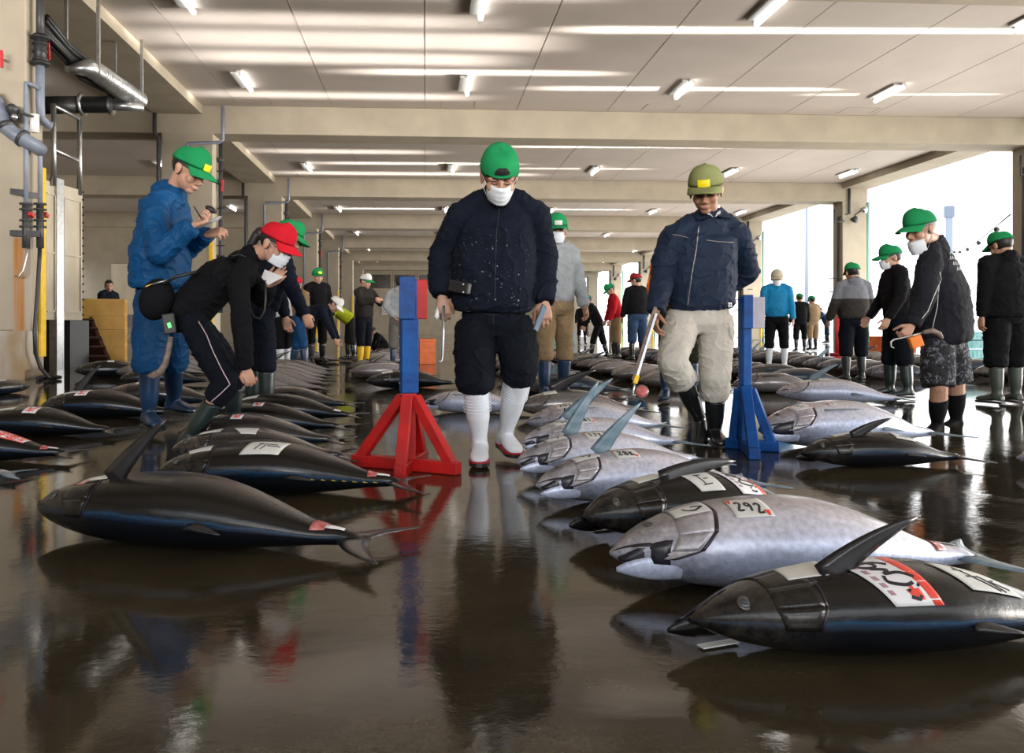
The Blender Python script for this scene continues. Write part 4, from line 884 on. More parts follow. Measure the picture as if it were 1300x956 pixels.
T.append(make_tuna('tuna', fl_(300, 505, .10), tl_(300, 505, 1.05, -4), 'dark', 'back', fat=1.0, detail=1, stickers=[blank_tag(.2, 56, .10, 30)], label='dim grey tuna at the back of the left near row'))
NAKA = [[(.06,.35),(.10,.5)], [(.04,.5),(.12,.45)], [(.24,.25),(.44,.25),(.44,.55),(.24,.55),(.24,.25)], [(.34,.1),(.34,.85)], [(.52,.2),(.72,.2),(.72,.8),(.52,.8),(.52,.2)], [(.52,.5),(.72,.5)], [(.62,.2),(.62,.8)], [(.80,.3),(.94,.3)], [(.87,.3),(.85,.7)], [(.80,.7),(.95,.7)]]
T.append(make_tuna('tuna', fl_(-150, 562, .11), fl_(84, 573, .05), 'black', 'back', fat=0.98, detail=2, cut=True, stickers=[dict(name='name_sticker', c=[(.60, 92), (.78, 96), (.76, 50), (.58, 50)], m=M_wpaper, label='white sticker edged red with red characters', ink=[('red_print', M_pred, .0036, (Q(0, 0, 1, .12), Q(0, .9, 1, 1)), NAKA, .009)])], label='black tuna with red-edged name sticker at the left picture edge'))
T.append(make_tuna('tuna', fl_(-210, 590, .10), fl_(14, 596, .05), 'silver', 'back', fat=0.95, detail=1, stickers=[], label='silver tuna of which only the tail pokes in at the left edge'))
T.append(make_tuna('tuna', fl_(-38, 534, .10), tl_(-38, 534, 1.02, -6), 'black', 'back', fat=0.98, detail=2, stickers=[blank_tag(.22, 62, .12, 30), kanji_tag(.42, 42, .09, 40)], label='black tuna with white and orange stickers behind the left-edge pair'))
T.append(make_tuna('tuna', fl_(52, 514, .10), tl_(52, 514, 1.15, -7), 'black', 'back', fat=1.0, detail=2, pec=(.30, 40, 84), stickers=[blank_tag(.20, 62, .10, 30), kanji_tag(.30, 42, .09, 40)], label='black tuna with raised fin left of the blue-coated man’s boots'))
T.append(make_tuna('tuna', fl_(130, 501, .10), tl_(130, 501, 1.15, -4), 'dark', 'back', fat=1.0, detail=1, stickers=[blank_tag(.3, 56, .10, 40)], label='dark tuna passing behind the blue-coated man’s boots'))
T.append(make_tuna('tuna', fl_(38, 484, .12), tl_(38, 484, 1.0, -102), 'dark', 'back', fat=1.02, detail=1, stickers=[dict(name='paper_tag', c=[(.40, 70), (.50, 70), (.50, 104), (.40, 104)], m=M_wpaper)], tailfin=False, cropped=.9, label='tuna with cut pink tail beside the rust-streaked pier'))
T.append(make_tuna('tuna', fl_(94, 469, .12), tl_(94, 469, 1.25, -4), 'black', 'back', fat=1.1, detail=1, stickers=[blank_tag(.4, 56, .08, 30)], label='black tuna near the leaning board, beyond the raised fin'))
T.append(make_tuna('tuna', fl_(152, 478, .12), tl_(152, 478, 1.15, -4), 'black', 'back', fat=1.1, detail=1, label='black tuna just left of the blue-coated man’s knees'))
T.append(make_tuna('tuna', fl_(464, 481, .12), tl_(464, 481, 1.1, -2), 'black', 'back', fat=1.02, detail=2, stickers=[blank_tag(.17, 56, .11, 45)], label='black tuna with white tag crossing behind the blue post of the barrier'))

# ---------------------------------------------------------------- the far rows: prototypes, then copies
protos = []
far_root = None
def proto(kind, near, tags, pec=None, fat=1.05):
    r = make_tuna('tuna', (0, 0), (1.0, 0), kind, near, fat=fat, detail=1, stickers=tags, slit=False, pec=pec, label='x'); return r
specs = [('black', 'back', [blank_tag(.2, 60, .12, 44)], None), ('dark', 'back', [blank_tag(.3, 52, .11, 44)], None), ('black', 'back', [], None), ('dark', 'belly', [blank_tag(.18, 66, .1, 40), blank_tag(.33, 70, .08, 34)], None),
         ('silver', 'belly', [blank_tag(.18, 66, .1, 40)], None), ('silver', 'belly', [blank_tag(.33, 66, .1, 40)], (0.30, 45, 80)), ('black', 'back', [blank_tag(.4, 54, .12, 44)], (0.28, 60, 70))]
PROT = {}
ORD = ['nearest', 'second', 'third', 'fourth', 'fifth', 'sixth', 'seventh', 'eighth', 'ninth', 'tenth', 'eleventh', 'twelfth', 'thirteenth', 'fourteenth', 'fifteenth', 'sixteenth', 'seventeenth', 'eighteenth', 'nineteenth', 'twentieth']
KN = {'black': 'black', 'dark': 'dark grey', 'silver': 'silver'}
_q = P(1133, PY0, 744/44.0); BLOCK = [(_q.x, _q.y), (_q.x, _q.y-.35), (_q.x, _q.y+.35), (_q.x+.3, _q.y+.1), (_q.x-.3, _q.y-.1)]   # (x, y) floor spots kept clear for boots
def blocked(x, y, L):
    for bx, by in BLOCK:
        if abs(bx-x) < L*0.5+0.14 and abs(by-y) < 0.42: return True
    return False
def row(rname, y0, y1, step, xf, kinds, Lr=(1.0, 1.2), seed=1, rot=0.0, flip=False):
    rr = random.Random(seed); y = y0; k = 0
    while y < y1 and k < 20:
        L = rr.uniform(*Lr); x = xf(y)+rr.uniform(-.1, .1); i = rr.choice(kinds)
        a = rot+rr.uniform(-.14, .14)
        yy = y+rr.uniform(-.04, .04); y += step*rr.uniform(.9, 1.15)
        if blocked(x, yy, L): continue
        if i not in PROT:
            sp = specs[i]; PROT[i] = proto(*sp); o = PROT[i]
        else: o = copy_tree(PROT[i])
        if flip: a += PI
        o.rotation_euler = (0, 0, a); o.scale = (L, L, L)
        # the snout is the origin, the body runs along +x
        o.location = (x-L/2*math.cos(a), yy-L/2*math.sin(a), 0)
        sp = specs[i]; white = 'white-tagged ' if sp[2] else 'untagged '
        tag(o, '%s%s tuna in %s, %s back' % (white, KN[sp[0]], rname, ORD[k]), 'tuna', 'tuna laid out in %s' % rname); k += 1

# ---------------------------------------------------------------- people
def remesh(mb, name, vox, smooth=2, wr=0.0, wsc=9.0, seed=0, fold=None):
    me = mb.mesh(name); ob = bpy.data.objects.new('t', me); C.objects.link(ob)
    m = ob.modifiers.new('r', 'REMESH'); m.mode = 'VOXEL'; m.voxel_size = vox; m.use_smooth_shade = True
    if smooth:
        s = ob.modifiers.new('s', 'SMOOTH'); s.iterations = smooth; s.factor = 0.6
    dg = bpy.context.evaluated_depsgraph_get(); dg.update()
    out = bpy.data.meshes.new_from_object(ob.evaluated_get(dg)); bpy.data.objects.remove(ob); bpy.data.meshes.remove(me); out.name = name
    n = len(out.vertices); co = np.empty(n*3); out.vertices.foreach_get('co', co); co = co.reshape(-1, 3)
    if wr:
        no = np.empty(n*3); out.vertices.foreach_get('normal', no); no = no.reshape(-1, 3)
        off = Vector((seed*7.3, seed*3.1, 0)); d = np.empty(n)
        for i in range(n):
            p = Vector(co[i]); q = Vector((p.x*wsc*.75+p.z*wsc*.45, p.y*wsc*.75, p.z*wsc*.95-p.x*wsc*.3))+off
            a = noise.noise(q+Vector((noise.noise(q*.6)*1.6, noise.noise(q*.5)*1.2, 0))); b = noise.noise(q*1.9+Vector((3, a*1.5, 0))); cc = noise.noise(q*.45)
            d[i] = max(0, 1-abs(a)*5.5)**1.5*1.1*(.4+max(0, cc+.3))+max(0, 1-abs(b)*5)**1.5*.55+cc*.9
        co = co+no*(d*wr)[:, None]; out.vertices.foreach_set('co', co.ravel())
    out.polygons.foreach_set('use_smooth', [True]*len(out.polygons)); out.update()
    return out
def link(me, name, m, parent, org):
    n = len(me.vertices); co = np.empty(n*3); me.vertices.foreach_get('co', co); co = (co.reshape(-1, 3)-np.array(org)).ravel(); me.vertices.foreach_set('co', co); me.update()
    me.materials.clear()
    for q in (m if isinstance(m, (list, tuple)) else [m]): me.materials.append(q)
    o = bpy.data.objects.new(name, me); C.objects.link(o); o.parent = parent; return o

def frame(f, u=(0,0,1)):
    f = Vector(f).normalized(); u = Vector(u); r = f.cross(u).normalized(); u = r.cross(f).normalized()
    return r, f, u
def M3(r, f, u): return Matrix(((r.x, f.x, u.x), (r.y, f.y, u.y), (r.z, f.z, u.z)))

def tmpl(x, y, head_deg, H=1.70, lean=0, hp=-15, hy=0, legs=((0, 4, 0), (0, 4, 0)), arms=((5, 10, 15, 4), (5, 10, 15, 4)), sink=0.0, girth=1.0, tilt=0):
    """joints of a standing figure; legs/arms given as (left, right); angles in degrees"""
    h = math.radians(head_deg); f = Vector((math.cos(h), math.sin(h), 0)); r = Vector((math.sin(h), -math.cos(h), 0)); u = Vector((0,0,1)); R = math.radians
    J = {'H': H, 'girth': girth}
    pel = Vector((0,0,0)); lows = []
    for sd, k in ((-1, 'L'), (1, 'R')):
        sw, sp, kn = legs[0 if sd < 0 else 1]; hip = pel+r*sd*0.053*H
        d1 = (-u*math.cos(R(sw))+f*math.sin(R(sw)))*math.cos(R(sp))+r*sd*math.sin(R(sp)); a2 = sw-kn
        d2 = (-u*math.cos(R(a2))+f*math.sin(R(a2)))*math.cos(R(sp*.3))+r*sd*math.sin(R(sp*.3))
        kne = hip+d1*0.245*H; ank = kne+d2*0.240*H
        J['hip'+k], J['kn'+k], J['an'+k] = hip, kne, ank; lows.append(ank.z)
        fp = min(0, a2+8) if kn > 25 else 0
        fd = (f*math.cos(R(fp))+u*math.sin(R(fp))+r*sd*0.15).normalized(); J['fd'+k] = fd
    z = 0.052*H-min(lows)-sink
    base = Vector((x, y, z)); 
    for k in ('L', 'R'):
        for j in ('hip', 'kn', 'an'): J[j+k] = J[j+k]+base
    pel = base; J['pelvis'] = pel
    up = (u*math.cos(R(lean))+f*math.sin(R(lean))+r*math.sin(R(tilt))).normalized()
    J['chest'] = pel+up*0.19*H; J['neck'] = pel+up*0.315*H
    for sd, k in ((-1, 'L'), (1, 'R')):
        J['sh'+k] = pel+up*0.285*H+r*sd*0.108*H
        p1, ab, p2, ab2 = arms[0 if sd < 0 else 1]
        d1 = (-u*math.cos(R(p1))+f*math.sin(R(p1)))*math.cos(R(ab))+r*sd*math.sin(R(ab))
        d2 = (-u*math.cos(R(p2))+f*math.sin(R(p2)))*math.cos(R(ab2))+r*sd*math.sin(R(ab2))
        J['el'+k] = J['sh'+k]+d1*0.168*H; J['wr'+k] = J['el'+k]+d2*0.148*H
    hd = R(hp); fy = f*math.cos(R(hy))+r*math.sin(R(hy)); J['face'] = (fy*math.cos(hd)+u*math.sin(hd)).normalized()
    nk = (up*0.6+u*0.4+f*0.18*(1 if hp < -20 else .5)).normalized(); J['head'] = J['neck']+nk*0.072*H+J['face']*0.012
    return J

M_skin = mat('skin', (0.50, 0.28, 0.19), 0.5, var=0.12, vscale=14)
M_skin2 = mat('tanned_skin', (0.40, 0.20, 0.125), 0.5, var=0.15, vscale=14)
M_hair = mat('black_hair', (0.012, 0.011, 0.010), 0.5, var=0.3, vscale=60)
M_ghair = mat('grey_hair', (0.20, 0.19, 0.18), 0.6, var=0.5, vscale=80)
M_mask = mat('white_mask', (0.72, 0.76, 0.80), 0.7)
M_lip = mat('lips', (0.33, 0.13, 0.11), 0.5)
def cloth(name, col, rough=0.85, var=0.18, bump=0.35, **k):
    if max(col) < .09: col = tuple(c*.55 for c in col)
    return mat(name, col, rough, var=var, vscale=7, bump=bump, bscale=13, sheen=0.0, bdist=0.02, spec=0.12, **k)

def hand(mb, wr, d, n, curl=35, side=1, hs=1.0, thumb=1.0):
    """palm and five separate fingers; d runs from wrist to knuckles, n is where the palm faces, side picks the thumb's side"""
    d = Vector(d).normalized(); n = Vector(n); n = (n-d*n.dot(d)).normalized(); s = d.cross(n)*side
    L = 0.088*hs; rings = []
    for t, w_, th in ((-.02, .024, .020), (0.0, .027, .019), (.03, .036, .017), (.06, .041, .015), (.085, .040, .012), (.092, .034, .008)):
        c = wr+d*t*hs
        rings.append([c+s*w_*hs*math.copysign(abs(math.cos(a))**.7, math.cos(a))+n*th*hs*math.copysign(abs(math.sin(a))**.8, math.sin(a)) for a in np.linspace(0, 2*PI, 14, endpoint=False)])
    mb.loft(rings)
    R = math.radians
    for k, (o_, ln, st) in enumerate(((.031, .070, .078), (.0105, .079, .084), (-.0105, .073, .081), (-.031, .056, .072))):
        p = wr+d*st*hs+s*o_*hs; ang = 0; pts = [p-d*.012*hs]; c_ = curl*(1+0.10*k); q = p; pts.append(q)
        for fr, bd in ((.45, .75), (.31, 1.0), (.24, .7)):
            ang += R(c_*bd); q = q+(d*math.cos(ang)+n*math.sin(ang)+s*(o_*1.2)*.5)*ln*fr*hs; pts.append(q)
        mb.tube(pts, [.0088*hs, .0092*hs, .0085*hs, .0078*hs, .0062*hs], 10)
        mb.ell(pts[-1], (.0062*hs,)*3, None, 8, 6)
    b0 = wr+d*.018*hs+s*.026*hs; t1 = (d*.62+s*.62*thumb+n*.35).normalized(); t2 = (d*.86+s*.15+n*.45*(1+curl/60)).normalized()
    pts = [b0, b0+t1*.040*hs, b0+t1*.040*hs+t2*.030*hs, b0+t1*.040*hs+t2*.054*hs]
    mb.tube(pts, [.014*hs, .0115*hs, .0098*hs, .0075*hs], 10); mb.ell(pts[-1], (.0075*hs,)*3, None, 8, 6)

def boot(fig, k, top, ankle, fd, mt, hs, vox, root, org, sole_m=None, name='boot', rt=.066, label=None):
    """rubber boot from the shaft's top to the toe"""
    up = (top-ankle).normalized(); fd = Vector(fd).normalized(); side = fd.cross(Vector((0,0,1)))
    if side.length < .1: side = Vector((1,0,0))
    side.normalize(); fu = side.cross(fd).normalized()
    q = MB(); L = (top-ankle).length
    rings = []
    for t, r_ in ((1.0, rt), (.985, rt+.002), (.8, rt-.001), (.55, rt-.004), (.35, .056), (.2, .047), (.08, .047), (0, .053), (-.12, .050)):
        c = ankle+up*L*t+fd*(0.012 if t < .6 and t > .2 else 0)*hs*0
        a0 = up.cross(side).normalized()
        rings.append([c+(side*math.cos(a)*.92+a0*math.sin(a)*1.05)*r_*hs for a in np.linspace(0, 2*PI, 18, endpoint=False)])
    q.loft(rings)
    hl = ankle-fu*.042*hs
    prof = [(-.062, .030, .034, .028), (-.035, .041, .046, .034), (.02, .042, .058, .040), (.07, .043, .046, .030), (.12, .049, .036, .024), (.165, .050, .030, .020), (.20, .040, .024, .016), (.218, .018, .014, .010)]
    rings = []
    for t, w_, h_, z_ in prof:
        c = hl+fd*t*hs+fu*(z_-.012)*hs
        rings.append([c+side*w_*hs*math.copysign(abs(math.cos(a))**.75, math.cos(a))+fu*h_*hs*math.copysign(abs(math.sin(a))**.85, math.sin(a))*(1 if math.sin(a) > 0 else .55) for a in np.linspace(0, 2*PI, 16, endpoint=False)])
    q.loft(rings)
    me = remesh(q, name, vox, 2); o = link(me, name, mt, root, org)
    if label: o['label'] = label
    s = MB(); rings = []
    out = [(-.068, .022), (-.060, .036), (-.03, .043), (.03, .040), (.09, .046), (.14, .053), (.18, .051), (.208, .036), (.224, .014)]
    pts = [(t, w_) for t, w_ in out]+[(t, -w_) for t, w_ in reversed(out)]
    for z_, sc_ in ((-.024, 1.0), (-.016, 1.02), (-.008, 1.02), (-.004, .97)):
        rings.append([hl+fd*t*hs+side*w_*sc_*hs+fu*(z_-.006)*hs for t, w_ in pts])
    s.loft(rings, smooth=False); so = s.build('sole', M_black, o, fix=True)
    for v in so.data.vertices: v.co = v.co-Vector(org)
    if sole_m:
        s = MB(); s.loft([[hl+fd*t*hs+side*w_*sc_*hs+fu*(z_-.006)*hs for t, w_ in pts] for z_, sc_ in ((-.006, 1.02), (-.005, 1.05), (.003, 1.05), (.004, 1.0))], smooth=False); so = s.build('sole_rim', sole_m, o, fix=True)
        for v in so.data.vertices: v.co = v.co-Vector(org)
    return o

def cap(root, org, hc, r, f, u, hs, m, back=False, patch_m=None, brim_m=None, flat=False, pitch=0.0, mesh_m=None):
    R_ = M3(r, f, u)
    def W(x, y, z): return hc+R_ @ Vector((x*hs, y*hs, z*hs))
    sg = -1 if back else 1
    q = MB(); nu, nv = 28, 10; rings = []
    for j in range(nv+1):
        ph = (PI/2)*(j/nv)*0.985; rr = math.cos(ph)**.64; zz = math.sin(ph)
        ring = []
        for i in range(nu):
            a = 2*PI*i/nu; x, y = math.cos(a), math.sin(a)
            seam = 1.0-0.018*(1-abs(math.sin(3*a)))**3
            low = 0.028+0.012*y*sg
            if back and y > .75 and j == 0: low += .018
            ring.append(W(.0895*rr*x*seam, -.010+.106*rr*y*seam, low+(.094+ (0.008 if y*sg > 0 else 0))*zz))
        rings.append(ring)
    rings.insert(0, [W((.083)*math.cos(2*PI*i/nu), -.010+.099*math.sin(2*PI*i/nu), .040+.012*math.sin(2*PI*i/nu)*sg) for i in range(nu)])
    q.loft(rings); q.ell(W(0, -.010, .1245), (.007*hs,)*3, None, 8, 6)
    c = q.build('cap', m, root, fix=True)
    for v in c.data.vertices: v.co = v.co-Vector(org)
    q = MB(); rows_ = []
    for j in range(7):
        t = j/6.0
        rw = []
        for i in range(13):
            a = PI*(0.14+0.72*i/12); x = math.cos(a); y = math.sin(a)
            rw.append((x*(.093+.002*t), -.010+sg*(.100*y+.086*t*math.sin(a)**.8), .036+.008*y-.016*t*t-.026*(x*x)*(.4+.8*t)+(0 if not flat else .008*t)))
        rows_.append(rw)
    vs = []; fs = []; n_ = 13
    for lay in (0, 1):
        for rw in rows_: vs += [W(x, y, z-(.004*lay)) for x, y, z in rw]
    m_ = 7*n_
    for j in range(6):
        for i in range(12):
            a = j*n_+i; fs.append((a, a+1, a+n_+1, a+n_)); fs.append((m_+a+n_, m_+a+n_+1, m_+a+1, m_+a))
    bd = list(range(n_))+[j*n_+n_-1 for j in range(1, 7)]+[6*n_+i for i in range(n_-2, -1, -1)]+[j*n_ for j in range(5, 0, -1)]
    for k in range(len(bd)): a, b_ = bd[k], bd[(k+1) % len(bd)]; fs.append((b_, a, m_+a, m_+b_))
    q.add(vs, fs, True); b = q.build('brim', brim_m or m, c, fix=True)
    for v in b.data.vertices: v.co = v.co-Vector(org)
    if patch_m or back:
        q = MB(); vs = []; zs_ = (.052, .066, .080) if back else (.045, .062, .080)
        for lay in (0, 1):
            for zi, z_ in enumerate(zs_):
                for x_ in (-.030, -.015, 0, .015, .030):
                    if back: x_ = x_*(1.15, 1.0, .55)[zi]
                    zz = min(.99, max(0, (z_-.040)/.102)); rr = (1-zz*zz)**.41
                    y_ = -.010+.106*rr*math.sqrt(max(0, 1-(x_/.0895/rr)**2))+.006-.004*lay
                    vs.append(W(x_, (1 if back else sg)*(y_+.010)-.010, z_))
        fs = []
        for j in range(2):
            for i in range(4): a = j*5+i; fs += [(a, a+1, a+6, a+5), (15+a+5, 15+a+6, 15+a+1, 15+a)]
        bd = [0,1,2,3,4,9,14,13,12,11,10,5]
        for k in range(12): a, b_ = bd[k], bd[(k+1) % 12]; fs.append((b_, a, 15+a, 15+b_))
        q.add(vs, fs); p = q.build('cap_opening' if back else 'cap_patch', M_hair if back else patch_m, c, fix=True)
        for v in p.data.vertices: v.co = v.co-Vector(org)
    return c

class Pix:
    """surface picked out along the view, for zips, badges and prints sewn on the cloth"""
    def __init__(s, objs):
        from mathutils.bvhtree import BVHTree
        s.t = []
        for o in objs:
            mw = Matrix.Translation(o.parent.location) if o.parent else Matrix()
            vs = [mw @ v.co for v in o.data.vertices]; s.t.append(BVHTree.FromPolygons(vs, [tuple(p.vertices) for p in o.data.polygons]))
    def hit(s, px, py):
        o = Vector((0,0,CH)); d = (P(px, py, 1.0)-o).normalized(); best = None
        for t in s.t:
            h = t.ray_cast(o, d)
            if h[0] is not None and (best is None or h[3] < best[3]): best = h
        return best
    def line(s, mb, pts, r, step=2.0):
        out = []
        for k in range(len(pts)-1):
            (x0, y0), (x1, y1) = pts[k], pts[k+1]; n = max(1, int(math.hypot(x1-x0, y1-y0)/step))
            for q in range(n+(1 if k == len(pts)-2 else 0)):
                h = s.hit(x0+(x1-x0)*q/n, y0+(y1-y0)*q/n)
                if h: out.append(h[0]+h[1]*r*0.35)
        if len(out) > 1: mb.tube(out, r, 6)
    def quad(s, mb, c, nu=8, nv=8, off=0.0025):
        vs = {}; 
        for j in range(nv+1):
            for i in range(nu+1):
                u, v = i/nu, j/nv
                x = (1-u)*(1-v)*c[0][0]+u*(1-v)*c[1][0]+u*v*c[2][0]+(1-u)*v*c[3][0]; y = (1-u)*(1-v)*c[0][1]+u*(1-v)*c[1][1]+u*v*c[2][1]+(1-u)*v*c[3][1]
                h = s.hit(x, y)
                if h: vs[(i, j)] = (h[0]+h[1]*off, h[0]-h[1]*.001)
        pv = []; fs = []
        for j in range(nv):
            for i in range(nu):
                ks = [(i, j), (i+1, j), (i+1, j+1), (i, j+1)]
                if all(k in vs for k in ks):
                    o = len(pv); pv += [vs[k][0] for k in ks]+[vs[k][1] for k in ks]
                    fs += [(o, o+1, o+2, o+3), (o+7, o+6, o+5, o+4), (o, o+4, o+5, o+1), (o+1, o+5, o+6, o+2), (o+2, o+6, o+7, o+3), (o+3, o+7, o+4, o)]
        if pv: mb.add(pv, fs, True)
    def put(s, mb, name, m, parent):
        o = mb.build(name, m, parent, fix=False)
        org = Vector((0,0,0)); p = parent
        while p is not None: org = org+p.location; p = p.parent
        for v in o.data.vertices: v.co = v.co-org
        return o

def person(J, label, top, pants, boots, top_parts=None, capm=None, back=False, patchm=None, mask=False, maskchin=False, hair=None, skin=None, shorts=False, boot_top=.30, vox=.010, hands=None, hood=False, flatbrim=False, brim_m=None, group=None, sole_m=None, curl=(30, 30), palm=None, rtop=None, longhair=False, glasses=False, collar=False, seed=0, toph=1.0, hem=0.0, bare=None, wr=0.006, boot_name='boot', bootr=.066, thick=1.0, crown=None, legth=1.0):
    H = J['H']; hs = H/1.72; g = J.get('girth', 1.0)*hs; skin = skin or M_skin; hair = hair or M_hair
    org = Vector(((J['anL'].x+J['anR'].x)/2, (J['anL'].y+J['anR'].y)/2, 0))
    root = empty('person', org); tag(root, label, 'person', group)
    r, f, u = frame(J['face']); hc = J['head']; R_ = M3(r, f, u)
    hb = hs*1.12
    def W(x, y, z): return hc+R_ @ Vector((x*hb, y*hb, z*hb))
    def E(mb, c, ax, n=(18, 12)): mb.ell(W(*c), tuple(a*hb for a in ax), R_, *n)
    # ---- body
    b = MB(); near = vox < .009
    E(b, (0, -.012, .026), (.076, .094, .084)); E(b, (0, .022, -.040), (.060, .068, .070)); E(b, (0, .060, -.088), (.028, .026, .022))
    for sd in (-1, 1):
        E(b, (sd*.037, .056, -.026), (.026, .028, .030)); E(b, (sd*.079, -.008, -.012), (.009, .019, .032)); E(b, (sd*.083, -.018, 0.0), (.008, .012, .020))
        E(b, (sd*.032, .070, .022), (.028, .018, .010)); E(b, (sd*.012, .098, -.034), (.009, .010, .008))
    b.tube([W(0, .078, .012), W(0, .094, -.010), W(0, .106, -.028), W(0, .098, -.038)], [.010*hs, .010*hs, .013*hs, .009*hs], 10)
    E(b, (0, .083, -.062), (.024, .014, .009)); E(b, (0, .080, -.072), (.020, .013, .008))
    nk = J['neck']; b.tube([W(0, -.020, -.03), W(0, -.022, -.06), nk, nk+(J['chest']-nk)*.3], [.056*hs, .055*hs, .056*hs, .05*hs], 14)
    mid = (J['shL']+J['shR'])/2
    b.tube([J['shL'], mid, J['shR']], [.045*g, .07*g, .045*g], 12); b.tube([nk, nk+(J['chest']-nk)*.4, J['chest'], J['pelvis']], [.050*g, .06*g, .085*g, .09*g], 14)
    for k in 'LR':
        b.tube([J['sh'+k], J['el'+k], J['wr'+k]], [.042*hs, .036*hs, .026*hs], 12); b.ell(J['el'+k], (.036*hs,)*3, None, 10, 8)
        lr = (.062, .050, .046, .036) if not shorts else (.075, .060, .062, .040)
        cf = J['kn'+k]+(J['an'+k]-J['kn'+k])*.35
        b.tube([J['hip'+k], J['kn'+k], cf, J['an'+k]+(J['kn'+k]-J['an'+k])*.25], [lr[0]*hs, lr[1]*hs, lr[2]*hs, lr[3]*hs], 14); b.ell(J['kn'+k], (lr[1]*hs,)*3, None, 10, 8)
        b.tube([J['hip'+k], J['pelvis']], [.07*hs, .08*hs], 12)
    for i, k in enumerate('LR'):
        hd = (J['wr'+k]-J['el'+k]).normalized()
        if J.get('hd'+k) is not None: hd = Vector(J['hd'+k]).normalized()
        body_r = (J['shR']-J['shL']).normalized()
        n_ = -body_r if k == 'R' else body_r
        sd = 1
        if palm and palm[i] is not None: n_ = Vector(palm[i])
        fw = body_r.cross(Vector((0,0,1)))*-1 if False else Vector((0,0,1)).cross(body_r)
        # thumb towards the front of the body
        nn = (n_-hd*n_.dot(hd)).normalized(); s_ = hd.cross(nn)
        tf = J.get('thumb'+k); want = Vector(tf) if tf is not None else fw
        sd = 1 if s_.dot(want) > 0 else -1
        hand(b, J['wr'+k]+hd*.012, hd, n_, curl[i], sd, hs*1.02)
    bm_ = link(remesh(b, 'body', min(vox, .0042) if near else vox*.75, 1), 'body', skin, root, org)
    bp = None
    def put(mb, name, m, parent=root, fix=True):
        o = mb.build(name, m, parent, fix=fix)
        for v in o.data.vertices: v.co = v.co-org
        return o
    # ---- face details
    for sd in (-1, 1):
        q = MB(); q.tube([W(sd*(.030+.016*t), .0865-.010*abs(t)**2-.003*(t > 0), .003-.003*abs(t)) for t in (-1, -.5, 0, .5, 1)], .0022*hs, 6); put(q, 'eye', M_hair)
        q = MB(); q.tube([W(sd*(.014+.040*t), .089-.016*t*t, .0235+.005*math.sin(t*PI)) for t in (0, .3, .6, .9)], [.0022*hs, .0034*hs, .0032*hs, .0015*hs], 6); put(q, 'eyebrow', hair)
    if not mask:
        q = MB(); q.tube([W(x_, .0965-.008*abs(x_/.022)**2, -.0665-.002*abs(x_/.022)) for x_ in (-.022, -.011, 0, .011, .022)], [.0015*hs, .0032*hs, .0036*hs, .0032*hs, .0015*hs], 6); put(q, 'mouth', M_lip)
    if hair and not crown == 'bald':
        q = MB(); q.ell(W(0, -.014, .030), (.0815*hb, .0985*hb, .0945*hb), R_, 32, 20)
        keep = []
        Ri = R_.transposed()
        def loc(v): w_ = Ri @ (Vector(v)-hc); return w_/hb
        for fc in q.f:
            c_ = sum((loc(q.v[i]) for i in fc), Vector())/len(fc)
            if (not capm and c_.z > .075 and c_.y < .075) or (c_.y < -.005 and c_.z > -.055-0.02*(c_.y < -.05) and (not capm or c_.z < .07)) or (c_.y < .032 and c_.z > .012 and abs(c_.x) > .05 and (not capm or c_.z < .06)): keep.append(fc)
        q.f = keep; q.sm = [True]*len(keep); q.mi = [0]*len(keep)
        if longhair:
            q.ell(W(0, -.125, -.005), (.030*hs, .040*hs, .045*hs), R_, 14, 10); q.tube([W(0, -.10, 0), W(0, -.135, -.02), W(0.01, -.13, -.09), W(0.015, -.10, -.15)], [.02*hs, .034*hs, .028*hs, .006*hs], 10)
        o = put(q, 'hair', hair, fix=False)
    if mask or maskchin:
        dz = -.052 if maskchin else 0; dy = -.004 if maskchin else 0
        def mp(t, z): 
            x_ = .063*t*(1-.14*abs((z+.045)/.045)); y_ = .119-.066*abs(t)**2.4-.010*max(0, -(z+.06))/.03+(0.005*math.sin((z+.05)*260))*(1-abs(t))-(.006 if z > -.012 else 0)
            return W(x_, y_+dy, z+dz)
        vs = []; nn_, mm_ = 13, 11
        for lay in (0, 1):
            for j in range(mm_):
                for i in range(nn_):
                    p_ = mp(-1+2*i/(nn_-1), -.098+.092*j/(mm_-1)); vs.append(p_-f*.003*lay)
        fs = []; M_ = nn_*mm_
        for j in range(mm_-1):
            for i in range(nn_-1): a = j*nn_+i; fs += [(a, a+1, a+nn_+1, a+nn_), (M_+a+nn_, M_+a+nn_+1, M_+a+1, M_+a)]
        bd = list(range(nn_))+[j*nn_+nn_-1 for j in range(1, mm_)]+[(mm_-1)*nn_+i for i in range(nn_-2, -1, -1)]+[j*nn_ for j in range(mm_-2, 0, -1)]
        for k in range(len(bd)): a, b_ = bd[k], bd[(k+1) % len(bd)]; fs.append((b_, a, M_+a, M_+b_))
        q = MB(); q.add(vs, fs, True); mo = put(q, 'face_mask', M_mask)
        for sd in (-1, 1):
            q = MB(); q.tube([mp(sd, -.020), W(sd*.074, .030, -.002+dz*.3), W(sd*.086, -.015, .018), W(sd*.084, -.024, -.010), W(sd*.076, .010, -.045+dz*.5), mp(sd, -.080)], .0014*hs, 6); put(q, 'ear_loop', M_mask, mo)
    if glasses:
        q = MB()
        for sd in (-1, 1):
            q.tube([W(sd*.033+.021*math.cos(a), .104, .000+.016*math.sin(a)) for a in np.linspace(0, 2*PI, 15)], .0013*hs, 6); q.tube([W(sd*.054, .104, .006), W(sd*.074, .05, .008), W(sd*.082, -.01, .006)], .0014*hs, 6)
        q.tube([W(-.012, .104, .002), W(.012, .104, .002)], .0013*hs, 6); put(q, 'glasses', M_dsteel)
